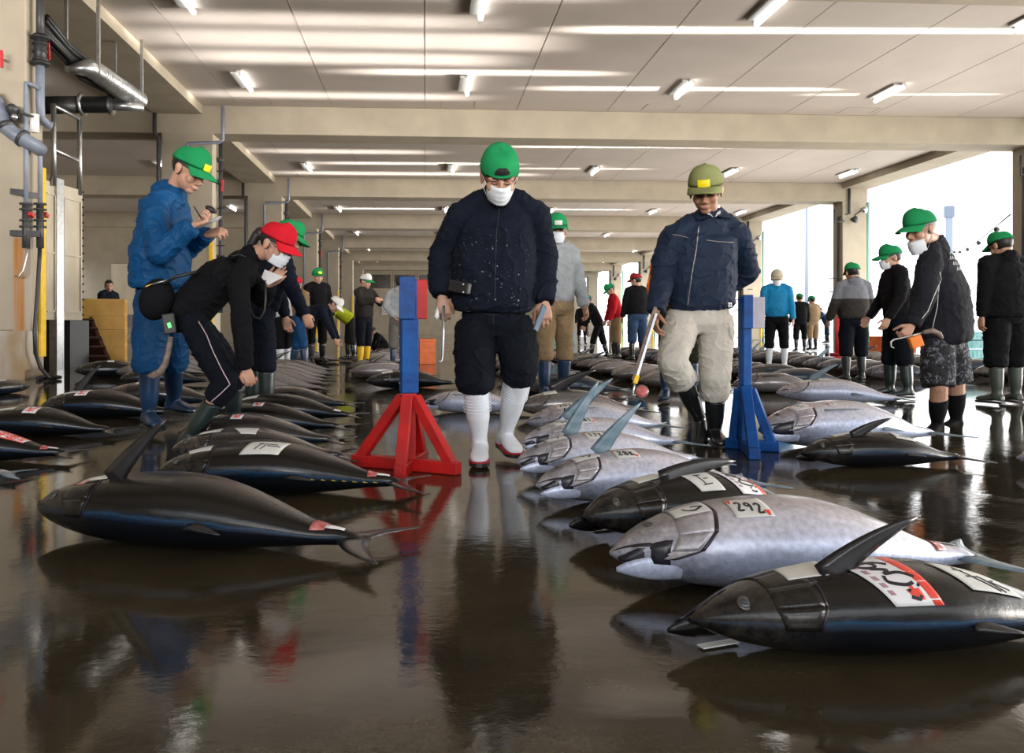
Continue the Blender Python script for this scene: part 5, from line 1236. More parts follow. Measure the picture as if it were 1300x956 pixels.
    if capm: cap(root, org, hc+u*.004*hs, r, f, u, hb*1.03, capm, back, patchm, brim_m, flatbrim)
    # ---- upper clothing
    t = MB(); rgt = (J['shR']-J['shL']).normalized(); pel, ch = J['pelvis'], J['chest']; a0 = (nk-pel).normalized()
    fwd = Vector((0,0,1)).cross(rgt).normalized()
    if fwd.dot(J['face']) < 0 and abs(fwd.dot(J['face'])) > .3: fwd = -fwd
    def ring(c, ax, w_, d_, n=22, p_=.85):
        ff = rgt.cross(ax).normalized()*-1 if False else ax.cross(rgt).normalized()
        return [c+rgt*w_*math.copysign(abs(math.cos(a))**p_, math.cos(a))+ff*d_*math.copysign(abs(math.sin(a))**p_, math.sin(a)) for a in np.linspace(0, 2*PI, n, endpoint=False)]
    shc = (J['shL']+J['shR'])/2; sw = (J['shR']-J['shL']).length/2
    lo = pel-(ch-pel).normalized()*hem*hs
    a1 = (ch-pel).normalized(); a2 = (nk-ch).normalized()
    TW = thick
    rings = [ring(lo, a1, .172*g*TW, .130*g*TW), ring(lo+a1*.03, a1, .182*g*TW, .140*g*TW), ring(pel+(ch-pel)*.35, a1, .183*g*TW, .143*g*TW), ring(pel+(ch-pel)*.75, (a1+a2).normalized(), .186*g*TW, .138*g*TW), ring(ch+(shc-ch)*.35, a2, max(sw*.98, .18*g), .130*g), ring(ch+(shc-ch)*.80, a2, sw*.97, .115*g), ring(shc-a2*.0, a2, sw*.78, .098*g), ring(nk-a2*.03, a2, sw*.42, .080*g), ring(nk+a2*.005, a2, .080*hs, .072*hs), ring(nk+a2*.03, a2, .066*hs, .064*hs)]
    t.loft(rings)
    ar = rtop or (.070, .062, .050)
    for k in 'LR':
        t.ell(J['sh'+k]-a2*.022*hs, (ar[0]*hs,)*3, None, 16, 10); t.ell(J['el'+k], (ar[1]*hs,)*3, None, 14, 10)
        s0, e0, w0 = J['sh'+k]-a2*.022*hs, J['el'+k], J['wr'+k]
        t.tube([nk-a2*.03, nk+(s0-nk)*.5+a2*.012*hs, s0], [.062*hs, .062*hs, ar[0]*hs*.96], 14)
        t.tube([s0, s0+(e0-s0)*.5, e0], [ar[0]*hs, (ar[0]+ar[1])/2*hs, ar[1]*hs], 16); t.tube([e0, e0+(w0-e0)*.5, w0-(w0-e0)*.06, w0+(w0-e0)*.02], [ar[1]*hs, (ar[1]+ar[2])/2*hs, ar[2]*hs, (ar[2]-.006)*hs], 16)
    if collar: t.loft([ring(nk-a2*.02, a2, .082*hs, .080*hs), ring(nk+a2*.03, a2, .074*hs, .072*hs), ring(nk+a2*.055, a2, .078*hs, .080*hs)])
    if hood: t.ell(nk-fwd*.075*hs-a2*.01, (.10*hs, .06*hs, .075*hs), M3(rgt, fwd, a2), 16, 10)
    tm = top[1]
    to = link(remesh(t, top[0], vox, 2, wr*hs*1.6, 8.0, seed), top[0], tm, root, org)
    # ---- trousers and boots
    p_ = MB()
    top_c = pel+(ch-pel)*.22
    p_.loft([ring(top_c, a1, .158*g, .118*g), ring(pel, a1, .172*g, .132*g), ring(pel-Vector((0,0,.07*hs)), Vector((0,0,1)), .165*g, .128*g), ring(pel-Vector((0,0,.12*hs)), Vector((0,0,1)), .12*g, .10*g)])
    LT = legth
    for k in 'LR':
        hp_, kn, an = J['hip'+k], J['kn'+k], J['an'+k]
        if shorts:
            p_.tube([hp_, hp_+(kn-hp_)*.5, kn-(kn-hp_)*.02], [.100*g, .105*g, .100*g], 18)
        else:
            e = kn+(an-kn)*(boot_top-.02)
            p_.tube([hp_, hp_+(kn-hp_)*.5, kn], [.100*g, .092*g*LT, .080*g*LT], 18); p_.ell(kn, (.080*g*LT,)*3, None, 14, 10); p_.tube([kn, kn+(e-kn)*.6, e, e+(an-kn)*.015], [.080*g*LT, .082*g*LT, .074*g*LT, .060*g], 18)
    po = link(remesh(p_, 'shorts' if shorts else 'trousers', vox, 2, wr*hs*1.3, 9.0, seed+5), 'shorts' if shorts else 'trousers', pants, root, org)
    bl = []
    for k in 'LR':
        kn, an = J['kn'+k], J['an'+k]
        bl.append(boot(None, k, kn+(an-kn)*boot_top, an, J['fd'+k], boots, hs, max(.006, vox*.8), root, org, sole_m, boot_name, bootr))
    return dict(root=root, top=to, pants=po, body=bm_, boots=bl, org=org, W=W, hs=hs, J=J)
def JP(H, girth, head, face, **k):
    """joints read off the photograph: name=(px, py, depth)"""
    J = {'H': H, 'girth': girth, 'head': P(*head), 'face': Vector(face).normalized()}
    for n, v in k.items():
        J[n] = Vector(v).normalized() if n[:2] in ('fd', 'hd') or n[:5] == 'thumb' else P(*v)
    return J

# ---------------------------------------------------------------- the cast
C_navy = cloth('navy_jacket_cloth', (0.012, 0.018, 0.034))
C_navypants = cloth('dark_navy_trouser_cloth', (0.010, 0.014, 0.024))
C_blue = cloth('navy_zip_jacket_cloth', (0.026, 0.044, 0.088), 0.6)
C_beige = cloth('beige_trouser_cloth', (0.56, 0.53, 0.47), bump=0.6)
C_royal = cloth('blue_raincoat_cloth', (0.006, 0.062, 0.175), 0.5)
C_royal2 = cloth('blue_overall_cloth', (0.007, 0.052, 0.145), 0.55)
C_black = cloth('black_jacket_cloth', (0.012, 0.012, 0.015))
C_charcoal = cloth('charcoal_sweatshirt_cloth', (0.030, 0.032, 0.042))
C_capgreen = cloth('green_cap_cloth', (0.015, 0.25, 0.085), bump=.2)
C_capolive = cloth('olive_cap_cloth', (0.22, 0.24, 0.10), bump=.2)
C_capred = cloth('red_cap_cloth', (0.62, 0.015, 0.03), bump=.2)
C_capmaroon = cloth('maroon_cap_cloth', (0.28, 0.02, 0.025), bump=.2)
C_capcream = cloth('cream_cap_cloth', (0.50, 0.46, 0.36), bump=.2)
C_capwhite = cloth('white_cap_cloth', (0.70, 0.70, 0.68), bump=.2)
C_caporange = cloth('orange_cap_cloth', (0.75, 0.25, 0.05), bump=.2)
C_yelp = mat('yellow_cap_badge', (0.85, 0.68, 0.0), 0.5)
C_whboot = mat('white_boot_rubber', (0.70, 0.74, 0.80), 0.38, var=.06, vscale=5)
C_blboot = mat('black_boot_rubber', (0.014, 0.016, 0.017), 0.22, var=.3, coat=.3)
C_dgboot = mat('dark_green_boot_rubber', (0.018, 0.032, 0.032), 0.35, var=.3)
C_bluboot = mat('navy_boot_rubber', (0.010, 0.035, 0.085), 0.33, var=.4, vscale=6)
C_grnboot = mat('olive_boot_rubber', (0.07, 0.085, 0.07), 0.4, var=.2)
C_yelboot = mat('yellow_boot_rubber', (0.80, 0.50, 0.01), 0.4)
C_redsole = mat('red_boot_sole', (0.40, 0.01, 0.03), 0.5)
C_grey = cloth('light_grey_sweat_cloth', (0.33, 0.36, 0.38))
C_gpants = cloth('grey_trouser_cloth', (0.16, 0.15, 0.14))
C_khaki = cloth('khaki_trouser_cloth', (0.30, 0.21, 0.12))
C_red = cloth('red_jacket_cloth', (0.42, 0.012, 0.022))
C_sky = cloth('bright_blue_jacket_cloth', (0.012, 0.22, 0.46), 0.55)
C_olivep = cloth('dark_olive_trouser_cloth', (0.035, 0.038, 0.022))
C_jean = cloth('blue_denim_cloth', (0.03, 0.06, 0.12))
C_orange = cloth('orange_vest_cloth', (0.90, 0.20, 0.04))
C_silver = cloth('silver_raincoat_cloth', (0.45, 0.46, 0.48), 0.35)
C_limey = cloth('yellow_green_jacket_cloth', (0.36, 0.42, 0.02))
C_teal = cloth('teal_jacket_cloth', (0.01, 0.10, 0.10))
C_dkgrey = cloth('dark_grey_jersey_cloth', (0.045, 0.042, 0.040))
M_zip = mat('zip_metal', (0.24, 0.22, 0.22), 0.35, .6)
M_fleck = mat('dried_scale_flecks', (0.42, 0.46, 0.50), 0.7)
def camo_mat():
    m = mat('camouflage_shorts_cloth', (0.05, 0.055, 0.07), .8, color2=(0.008, 0.009, 0.012), vscale=26, bump=.3, bscale=16)
    nt = m.node_tree; r = [n for n in nt.nodes if n.type == 'VALTORGB'][0]; r.color_ramp.interpolation = 'CONSTANT'
    r.color_ramp.elements[0].position = 0.0; r.color_ramp.elements[1].position = 0.53; e = r.color_ramp.elements.new(0.59); e.color = (0.22, 0.25, 0.30, 1); e = r.color_ramp.elements.new(.63); e.color = (0.02, 0.022, 0.03, 1)
    n = [n for n in nt.nodes if n.type == 'TEX_NOISE'][0]; n.inputs['Distortion'].default_value = 1.2
    return m
C_camo = camo_mat()
def two_tone(name, lo, hi, z, rough=.8):
    """cloth of two colours, the change at height z above the floor"""
    m = mat(name, hi, rough, var=.12, vscale=7, bump=.3, bscale=13, bdist=.02, spec=.15); nt = m.node_tree; N = nt.nodes; L = nt.links; b = N['Principled BSDF']
    src = b.inputs['Base Color'].links[0].from_socket; co = [n for n in N if n.type == 'TEX_COORD'][0]; sp = N.new('ShaderNodeSeparateXYZ'); L.new(co.outputs['Object'], sp.inputs[0])
    g = N.new('ShaderNodeMath'); g.operation = 'LESS_THAN'; g.inputs[1].default_value = z; L.new(sp.outputs['Z'], g.inputs[0])
    mx = N.new('ShaderNodeMix'); mx.data_type = 'RGBA'; mx.inputs[7].default_value = (*lo, 1); L.new(g.outputs[0], mx.inputs[0]); L.new(src, mx.inputs[6]); L.new(mx.outputs[2], b.inputs['Base Color']); return m
# --- central man in navy with white boots
J = JP(1.76, 1.0, (634, 224, 4.20), (0.02, -0.80, -0.60),
    neck=(633, 243, 4.33), chest=(629, 300, 4.36), pelvis=(626, 398, 4.40),
    shR=(585, 269, 4.36), elR=(562, 322, 4.46), wrR=(561, 375, 4.36), shL=(682, 269, 4.36), elL=(690, 325, 4.44), wrL=(690, 381, 4.36),
    hipR=(602, 412, 4.40), knR=(604, 480, 4.22), anR=(609, 566, 4.30), hipL=(652, 410, 4.40), knL=(661, 466, 4.28), anL=(641, 553, 4.52),
    fdR=(-.08, -1, -.02), fdL=(.22, -1, -.20), hdR=(.10, -.1, -1), hdL=(.05, -.15, -1), thumbR=(.8, -.5, 0), thumbL=(-.8, -.5, 0))
J['fdL'] = Vector((.22, -1, -.10)).normalized()
cm = person(J, 'man in navy work clothes and tall white boots, green cap worn backwards, face mask', ('jacket', C_navy), C_navypants, C_whboot, capm=C_capgreen, back=True, mask=True, vox=.0068, sole_m=C_redsole, boot_top=.19, legth=1.22, thick=1.22, hem=-0.02, curl=(32, 42), palm=((.1, .9, 0), (-.1, .9, 0)), rtop=(.080, .074, .060), seed=1, wr=.006, bootr=.072)
px = Pix([cm['top'], cm['pants']])
q = MB(); px.line(q, [(634, 262), (630, 300), (628, 380)], .0022); px.put(q, 'zip', M_ink, cm['top'])
def fleck_cloth(centre, rad):
    m = cloth('navy_jacket_cloth_with_dried_fish_scales', (0.0125, 0.018, 0.034)); nt = m.node_tree; N = nt.nodes; L = nt.links; b = N['Principled BSDF']
    src = b.inputs['Base Color'].links[0].from_socket; co = [n for n in N if n.type == 'TEX_COORD'][0]
    n = N.new('ShaderNodeTexNoise'); n.inputs['Scale'].default_value = 75; n.inputs['Detail'].default_value = 1.5; L.new(co.outputs['Object'], n.inputs['Vector'])
    r = N.new('ShaderNodeValToRGB'); r.color_ramp.elements[0].position = .70; r.color_ramp.elements[1].position = .74; L.new(n.outputs['Fac'], r.inputs[0])
    d = N.new('ShaderNodeVectorMath'); d.operation = 'DISTANCE'; d.inputs[1].default_value = centre; L.new(co.outputs['Object'], d.inputs[0])
    mr = N.new('ShaderNodeMapRange'); mr.inputs[1].default_value = rad*.5; mr.inputs[2].default_value = rad; mr.inputs[3].default_value = 1; mr.inputs[4].default_value = 0; L.new(d.outputs['Value'], mr.inputs[0])
    mu = N.new('ShaderNodeMath'); mu.operation = 'MULTIPLY'; L.new(r.outputs[0], mu.inputs[0]); L.new(mr.outputs[0], mu.inputs[1])
    mx = N.new('ShaderNodeMix'); mx.data_type = 'RGBA'; mx.inputs[7].default_value = (.35, .40, .44, 1); L.new(mu.outputs[0], mx.inputs[0]); L.new(src, mx.inputs[6]); L.new(mx.outputs[2], b.inputs['Base Color']); return m
cm['top'].data.materials[0] = fleck_cloth(P(624, 350, 4.18)-cm['org'], .30)
q = MB(); q.bar(P(572, 362, 4.24), P(596, 367, 4.15), .062, .035, up=(0, 1, .1), bev=.008); o = q.build('belt_pouch', M_black, cm['pants'])
for v in o.data.vertices: v.co = v.co-cm['org']
q = MB()
for (x, y) in ((588, 361), (588, 371)): q.ell(P(x, y, 4.135), (.006,)*3, None, 8, 6)
o = q.build('pouch_stud', M_steel, cm['pants'])
for v in o.data.vertices: v.co = v.co-cm['org']
q = MB(); px.line(q, [(576, 392), (600, 396), (626, 400), (650, 397), (676, 390)], .0016); px.line(q, [(626, 400), (628, 440)], .0016); px.put(q, 'seam', M_ink, cm['pants'])
# ribs round the white boot shafts
for bo, k in zip(cm['boots'], 'LR'):
    kn, an = cm['J']['kn'+k], cm['J']['an'+k]; up = (kn-an).normalized(); q = MB()
    for j in range(6):
        c = kn+(an-kn)*.19-up*(.020+.017*j); s1 = up.orthogonal().normalized(); s2 = up.cross(s1)
        q.tube([c+(s1*math.cos(a)+s2*math.sin(a))*.0725*cm['hs'] for a in np.linspace(0, 2*PI, 25)], .0022, 6, cap=False)
    o = q.build('boot_rib', C_whboot, bo)
    for v in o.data.vertices: v.co = v.co-cm['org']

# --- older man in blue zip jacket and beige trousers
J = JP(1.78, 1.0, (896, 242, 4.86), (-.38, -0.82, -0.44),
    neck=(902, 270, 4.98), chest=(892, 318, 5.0), pelvis=(889, 398, 5.05),
    shR=(854, 299, 4.98), elR=(842, 345, 4.98), wrR=(833, 395, 4.82), shL=(938, 296, 5.02), elL=(948, 345, 5.22), wrL=(905, 375, 5.34),
    hipR=(868, 402, 5.05), knR=(853, 458, 4.82), anR=(889, 532, 5.18), hipL=(909, 402, 5.07), knL=(908, 482, 4.95), anL=(907, 549, 5.06),
    fdR=(-.30, -.75, -.62), fdL=(-.16, -1, 0), hdR=(-.18, -.35, -1), hdL=(-.9, 0, -.2), thumbR=(.3, -1, 0))
rm = person(J, 'older man in navy zip jacket and beige trousers, olive cap, one black boot lifting off', ('jacket', C_blue), C_beige, C_blboot, capm=C_capolive, patchm=C_yelp, hair=M_ghair, skin=M_skin2, vox=.0072, boot_top=.36, legth=1.12, thick=1.12, hem=-0.035, curl=(55, 30), palm=((.6, .8, 0), None), seed=2, wr=.006, flatbrim=True, rtop=(.082, .074, .058))
px = Pix([rm['top']])
ZW = .0042
q = MB(); px.line(q, [(887, 287), (884, 315), (878, 350), (873, 388)], ZW); px.put(q, 'front_zip', M_zip, rm['top'])
q = MB(); px.line(q, [(853, 298), (862, 299), (873, 302)], ZW); px.line(q, [(896, 305), (912, 307), (930, 308)], ZW); px.put(q, 'pocket_zip', M_zip, rm['top'])
q = MB(); px.line(q, [(846, 380), (880, 389), (932, 384)], .0020); px.line(q, [(858, 318), (852, 350), (852, 372)], .0014); px.line(q, [(935, 300), (936, 350), (930, 372)], .0018); px.put(q, 'seam', M_ink, rm['top'])
q = MB(); px.quad(q, [(924, 384), (929, 384), (929, 390), (924, 390)], 2, 2, .003); px.put(q, 'hem_badge', M_white, rm['top'])
rt, ff = (rm['J']['shR']-rm['J']['shL']).normalized(), Vector((-.15, -1, 0)).normalized()
nk = rm['J']['neck']; q = MB()
for sd in (-1, 1):                                   # turned-down collar leaves and shirt collar
    a = nk+rt*sd*.070+ff*.005+Vector((0,0,.035)); b_ = nk+rt*sd*.020+ff*.115+Vector((0,0,-.035)); c_ = nk+rt*sd*.105+ff*.105+Vector((0,0,-.055)); d_ = nk+rt*sd*.115-ff*.01+Vector((0,0,.0))
    q.add([a, b_, c_, d_]+[v-ff*.008-Vector((0,0,.006)) for v in (a, b_, c_, d_)], [(0,1,2,3), (7,6,5,4), (0,4,5,1), (1,5,6,2), (2,6,7,3), (3,7,4,0)])
o = q.build('collar', C_blue, rm['top']); [setattr(v, 'co', v.co-rm['org']) for v in o.data.vertices]
q = MB()
for sd in (-1, 1):
    a = nk+rt*sd*.058+ff*.02+Vector((0,0,.040)); b_ = nk+rt*sd*.004+ff*.118+Vector((0,0,-.045)); c_ = nk+rt*sd*.045+ff*.095+Vector((0,0,-.02)); 
    q.add([a, b_, c_]+[v-ff*.02 for v in (a, b_, c_)], [(0,1,2), (5,4,3), (0,3,4,1), (1,4,5,2), (2,5,3,0)])
q.loft([[nk+Vector((0,0,z_))+rt*.058*math.cos(t)+ff*(.012+.060*math.sin(t)) for t in np.linspace(0, 2*PI, 16, endpoint=False)] for z_ in (.0, .042)])
o = q.build('shirt_collar', mat('pale_shirt_cloth', (.62, .64, .70), .7), rm['root']); [setattr(v, 'co', v.co-rm['org']) for v in o.data.vertices]

# --- man in blue raincoat writing on a pad
J = JP(1.92, 1.0, (240, 216, 5.42), (.80, -.25, -.55),
    neck=(222, 240, 5.48), chest=(206, 292, 5.5), pelvis=(202, 385, 5.55),
    shR=(196, 262, 5.34), elR=(203, 322, 5.22), wrR=(243, 287, 5.22), shL=(226, 260, 5.66), elL=(232, 318, 5.72), wrL=(262, 298, 5.50),
    hipR=(193, 392, 5.46), knR=(190, 455, 5.42), anR=(189, 528, 5.46), hipL=(210, 392, 5.64), knL=(220, 452, 5.78), anL=(220, 512, 5.98),
    fdR=(.55, -.8, 0), fdL=(.7, -.5, 0), hdR=(.9, .1, .35), hdL=(.85, -.3, .15), thumbR=(.2, 0, 1), thumbL=(.2, -.3, 1))
bmn = person(J, 'man in blue hooded raincoat and overalls writing on a pad, green cap', ('raincoat', C_royal), C_royal2, C_bluboot, capm=C_capgreen, patchm=C_yelp, vox=.0075, boot_top=.24, legth=1.2, thick=1.15, hem=-.12, hood=True, curl=(55, 50), palm=((.2, .6, -.5), (0, -.3, 1)), seed=3, wr=.006, rtop=(.085, .074, .055))
# --- stooping person in black with red cap
J = JP(1.66, 0.92, (350, 310, 4.95), (.78, -.28, -.56),
    neck=(322, 322, 5.0), chest=(288, 345, 5.05), pelvis=(238, 396, 5.08),
    shR=(306, 353, 4.84), elR=(307, 412, 4.74), wrR=(312, 466, 4.78), shL=(316, 346, 5.22), elL=(334, 378, 5.22), wrL=(340, 362, 5.05),
    hipR=(244, 408, 4.98), knR=(288, 486, 4.72), anR=(238, 556, 4.74), hipL=(246, 410, 5.18), knL=(296, 470, 5.28), anL=(296, 536, 5.34),
    fdR=(-.05, -.85, -.5), fdL=(.8, -.5, 0), hdR=(.28, -.1, -1), hdL=(.6, -.1, .5), thumbR=(-.6, -.8, 0), thumbL=(.2, -.2, 1))
J['fdR'] = Vector((.45, -.75, -.45)).normalized()
wm = person(J, 'person in black jacket and red cap stooping over the tuna, pink-striped trousers', ('jacket', C_black), C_navypants, C_dgboot, capm=C_capred, mask=True, glasses=True, longhair=True, vox=.0075, boot_top=.33, legth=1.10, thick=1.08, hem=.03, hood=True, curl=(24, 50), palm=((-.3, .9, 0), (0, -.3, 1)), seed=4, wr=.006)
px = Pix([wm['pants']]); q = MB(); px.line(q, [(252, 408), (262, 425), (270, 445), (281, 468), (292, 488), (280, 500), (268, 510)], .0028); px.put(q, 'pink_side_stripe', mat('pink_piping', (.70, .50, .55), .6), wm['pants'])
px = Pix([wm['top']]); q = MB(); px.line(q, [(274, 324), (279, 321), (283, 325), (288, 322), (296, 325), (304, 323), (312, 326)], .0016); px.put(q, 'back_script_print', mat('grey_print', (.10, .10, .10), .6), wm['top'])

# --- man in shorts with hook
J = JP(1.66, 1.08, (1168, 291, 5.62), (-.88, -.20, -.30),
    neck=(1186, 305, 5.72), chest=(1192, 350, 5.72), pelvis=(1198, 428, 5.76),
    shL=(1180, 331, 5.55), elL=(1174, 378, 5.45), wrL=(1158, 412, 5.42), shR=(1196, 327, 5.90), elR=(1180, 375, 5.98), wrR=(1172, 402, 5.7),
    hipL=(1190, 432, 5.66), knL=(1192, 492, 5.60), anL=(1190, 541, 5.70), hipR=(1208, 432, 5.88), knR=(1214, 484, 5.95), anR=(1214, 536, 6.02),
    fdL=(-.75, -.6, 0), fdR=(-.8, -.4, 0), hdL=(-.5, -.1, -.6), hdR=(-.7, -.2, -.5), thumbL=(-.5, -.3, .8), thumbR=(-.4, -.2, .8))
rs = person(J, 'man in camouflage shorts and charcoal sweatshirt holding a hook, mask under his chin', ('sweatshirt', C_charcoal), C_camo, C_black, capm=C_capgreen, maskchin=True, hair=M_ghair, vox=.0078, boot_top=.30, shorts=True, thick=1.28, hem=.03, curl=(65, 45), palm=((.3, .6, .4), None), seed=6, wr=.005, boot_name='black_short_boot', rtop=(.088, .076, .056), bootr=.07)
px = Pix([rs['top']]); q = MB(); px.line(q, [(1193, 345), (1195, 355), (1186, 375), (1178, 395), (1170, 405)], .0022); px.line(q, [(1192, 362), (1190, 390), (1184, 416)], .0022); px.put(q, 'white_side_piping', M_white, rs['top'])
q = MB()
for j, (y, x0, x1) in enumerate(((313, 1207, 1215), (320, 1206, 1219), (327, 1206, 1221), (334, 1210, 1222), (341, 1215, 1222))):
    x = x0
    while x < x1-1: px.line(q, [(x, y+2.4), (x+.6, y-2.4), (x+1.6, y+2.2)], .0016, 1.0); x += 2.7
px.put(q, 'back_lettering', M_white, rs['top'])
# --- man in black on the right edge
k = G(1277, 514); J = tmpl(k.x, k.y, 96, 1.64, lean=2, hp=-22, hy=-5, legs=((-2, 5, 2), (3, 4, 4)), arms=((-6, 12, 4, 4), (-6, 12, 6, 4)), girth=1.12)
bk = person(J, 'man in black hooded top seen from behind at the right edge, green cap', ('hooded_top', C_black), C_black, C_grnboot, capm=C_capgreen, vox=.010, boot_top=.32, thick=1.2, legth=1.15, hood=True, seed=7, hem=.06, rtop=(.084, .074, .055))
# ---- the people further back: (label, px, top y, foot y or None, heading, H, kwargs)
def far(px_, ytop, yfoot, head, H, label, top, pants, boots, **kw):
    d = (CH*F/(yfoot-PY0)) if yfoot else (H*1.0-CH)*F/(PY0-ytop)
    if yfoot and ytop: H = min(1.86, max(1.45, CH+(PY0-ytop)*d/F))
    H = kw.pop('body', H); lean = kw.pop('lean', 2)
    p = P(px_, PY0, d)
    J = tmpl(p.x, p.y, head, H-.02, lean=lean, hp=kw.pop('hp', -15), hy=kw.pop('hy', 0), legs=kw.pop('legs', ((-3, 4, 2), (5, 4, 5))), arms=kw.pop('arms', ((5, 10, 18, 3), (8, 10, 20, 3))), girth=kw.pop('girth', 1.0))
    BLOCK.append((p.x, p.y))
    return person(J, label, top, pants, boots, vox=min(.022, max(.010, d*.0013)), seed=int(px_) % 17, **kw)
cross = ((35, 12, 110, -50), (35, 12, 105, -45)); behindb = ((-25, 14, -20, -38), (-25, 14, -20, -38))
far(330, 268, None, 20, 1.70, 'man in dark navy jacket and green cap behind the stooping person', ('jacket', C_navy), C_navy, C_dgboot, capm=C_capgreen, lean=20, hp=-35, arms=((6, 6, 12, 0), (10, 6, 26, 0)))
far(704, 272, 509, -70, 1.85, 'masked man in light grey sweatshirt and khaki trousers behind the central man', ('sweatshirt', C_grey), C_khaki, C_bluboot, capm=C_capgreen, patchm=C_capwhite, mask=True, hy=20, hp=-10)
far(862, 281, 510, -105, 1.78, 'masked man in orange and grey vest mostly hidden by the older man', ('vest', two_tone('orange_grey_cloth', (.90, .20, .04), (.16, .16, .17), 1.36)), C_olivep, C_bluboot, capm=C_capgreen, patchm=C_yelp, mask=True, lean=4, hy=-20)
far(1140, 309, 506, 170, 1.66, 'man in black jacket standing behind the man in shorts', ('jacket', C_black), C_navypants, C_dgboot, capm=C_capgreen, mask=True, lean=5, arms=((5, 8, 28, 0), (8, 8, 34, 0)), legth=1.1)
g2 = far(1084, 332, 486, 85, 1.66, 'man in two-tone grey hooded top seen from behind, green cap', ('hooded_top', two_tone('two_tone_grey_cloth', (.045, .040, .036), (.20, .21, .24), 1.10)), C_navypants, C_dgboot, capm=C_capgreen, hood=True, legth=1.15, thick=1.1, arms=((-5, 18, 25, 8), (8, 14, 40, 5)))
far(986, 342, 470, -110, 1.72, 'masked man in bright blue jacket, black trousers and white boots', ('jacket', C_sky), C_black, C_whboot, capm=C_capcream, mask=True, hair=M_ghair)
far(1016, 372, None, 80, 1.68, 'man in black with green cap by the open quay side', ('jacket', C_black), C_black, C_blboot, capm=C_capgreen, group=None)
far(1032, 375, None, 100, 1.66, 'person in beige top right beside the man in black', ('jacket', C_khaki), C_khaki, C_blboot, capm=C_capgreen)
far(1050, 388, None, 150, 1.62, 'person in blue denim overalls bending by the red post', ('jacket', C_jean), C_jean, C_blboot, lean=25, hp=-40, arms=((30, 6, 50, 0), (30, 6, 50, 0)))
far(783, 358, 457, 175, 1.78, 'man in red jacket and khaki trousers looking down, green cap', ('jacket', C_red), C_khaki, C_blboot, capm=C_capgreen, lean=10, hp=-40, legs=((0, 4, 2), (6, 4, 8)))
far(760, 370, 456, 165, 1.60, 'stooping figure in black with green cap in front of the red jacket', ('jacket', C_black), C_black, C_blboot, capm=C_capgreen, lean=22, hp=-45, arms=((12, 6, 20, 0), (18, 6, 30, 0)), legs=((18, 6, 10), (-14, 6, 4)))
far(809, 346, 460, 100, 1.78, 'man in black jacket and maroon cap seen from behind', ('jacket', C_black), C_jean, C_blboot, capm=C_capmaroon, hy=-35, girth=1.1)
far(739, 383, None, -95, 1.70, 'distant man in black standing in the aisle with a blue cap', ('jacket', C_black), C_black, C_blboot, capm=C_sky)
far(462, 347, None, -40, 1.72, 'man in dark jersey with folded arms and yellow boots', ('jersey', C_dkgrey), C_navypants, C_yelboot, capm=C_capwhite, brim_m=C_capgreen, arms=cross, hy=-10)
far(402, 334, 463, -60, 1.74, 'man in black tracksuit top with yellow and green cap', ('tracksuit_top', C_black), C_black, C_blboot, capm=C_capgreen, patchm=C_yelp, hp=-5)
w1 = far(380, 384, 471, -8, 1.35, 'man in navy bending right over, white cap and white-striped trousers', ('jacket', C_navy), C_royal2, C_bluboot, capm=C_capwhite, body=1.68, lean=72, hp=-50, arms=((10, 4, 25, 0), (20, 4, 25, 0)), legs=((-12, 6, 0), (14, 6, 8)))
far(360, 345, None, 150, 1.66, 'person in silver raincoat and orange cap facing away', ('raincoat', C_silver), C_black, C_whboot, capm=C_caporange, lean=14, hp=-30, arms=((20, 8, 40, 0), (20, 8, 40, 0)))
far(379, 351, None, -120, 1.66, 'masked person in khaki top and red cap', ('jacket', C_khaki), C_navypants, C_whboot, capm=C_capred, mask=True)
far(344, 356, None, 100, 1.66, 'person in black top half hidden by the silver raincoat', ('jacket', C_black), C_silver, C_whboot, capm=C_capred)
far(445, 380, 458, 195, 1.42, 'bending man in yellow-green and teal jacket by the yellow post', ('jacket', C_limey), C_dkgrey, C_blboot, capm=C_capgreen, body=1.66, lean=58, hp=-50, arms=((15, 6, 25, 0), (20, 6, 25, 0)))
far(508, 348, 469, 85, 1.72, 'man in light grey hoodie behind the barrier post, seen from behind', ('hooded_top', C_grey), C_gpants, C_bluboot, hood=True, girth=1.08, arms=behindb, hp=5)
far(489, 394, None, 200, 1.1, 'distant person in dark clothes crouching by the far wall', ('jacket', C_black), C_black, C_blboot, lean=40, hp=-30, legs=((85, 8, 120), (80, 8, 115)))
far(137, 350, 453.8, -30, 1.90, 'man in dark blue shirt standing beyond the yellow bins', ('shirt', C_navy), C_navy, C_blboot, hy=30)
for pp in (cm, rm, bmn, wm, rs, bk): BLOCK.append((pp['org'].x, pp['org'].y))
# ---- things held or hung
def root_at(v, name, label, cat): r = empty(name, v); tag(r, label, cat); return r
a = P(562, 392, 4.25); r = root_at(a, 'tuna_hook', 'thin steel hook in the right hand of the man in white boots', 'hook')
q = MB(); q.tube([P(563, 388, 4.25), P(563, 420, 4.22), P(562, 452, 4.20), P(561, 458, 4.19), P(558.5, 460, 4.19), P(557.5, 457, 4.19)], [.0085, .008, .007, .006, .005, .003], 8); obj(q, 'shaft', M_steel, r)
q = MB(); q.tube([P(555, 390, 4.26), P(555, 397, 4.24), P(554, 402, 4.24), P(554, 406, 4.24)], [.004, .010, .016, .006], 10); obj(q, 'white_grip', M_white, r)
q = MB(); a = P(685, 404, 4.22); M = Matrix.Translation(a) @ Euler((.3, .25, 1.15)).to_matrix().to_4x4(); q.box(-.036, .036, -.005, .005, -.075, .075, M, .004); r = single(q, 'mobile_phone', M_black, a, 'phone held in the left hand of the man in white boots', 'phone')
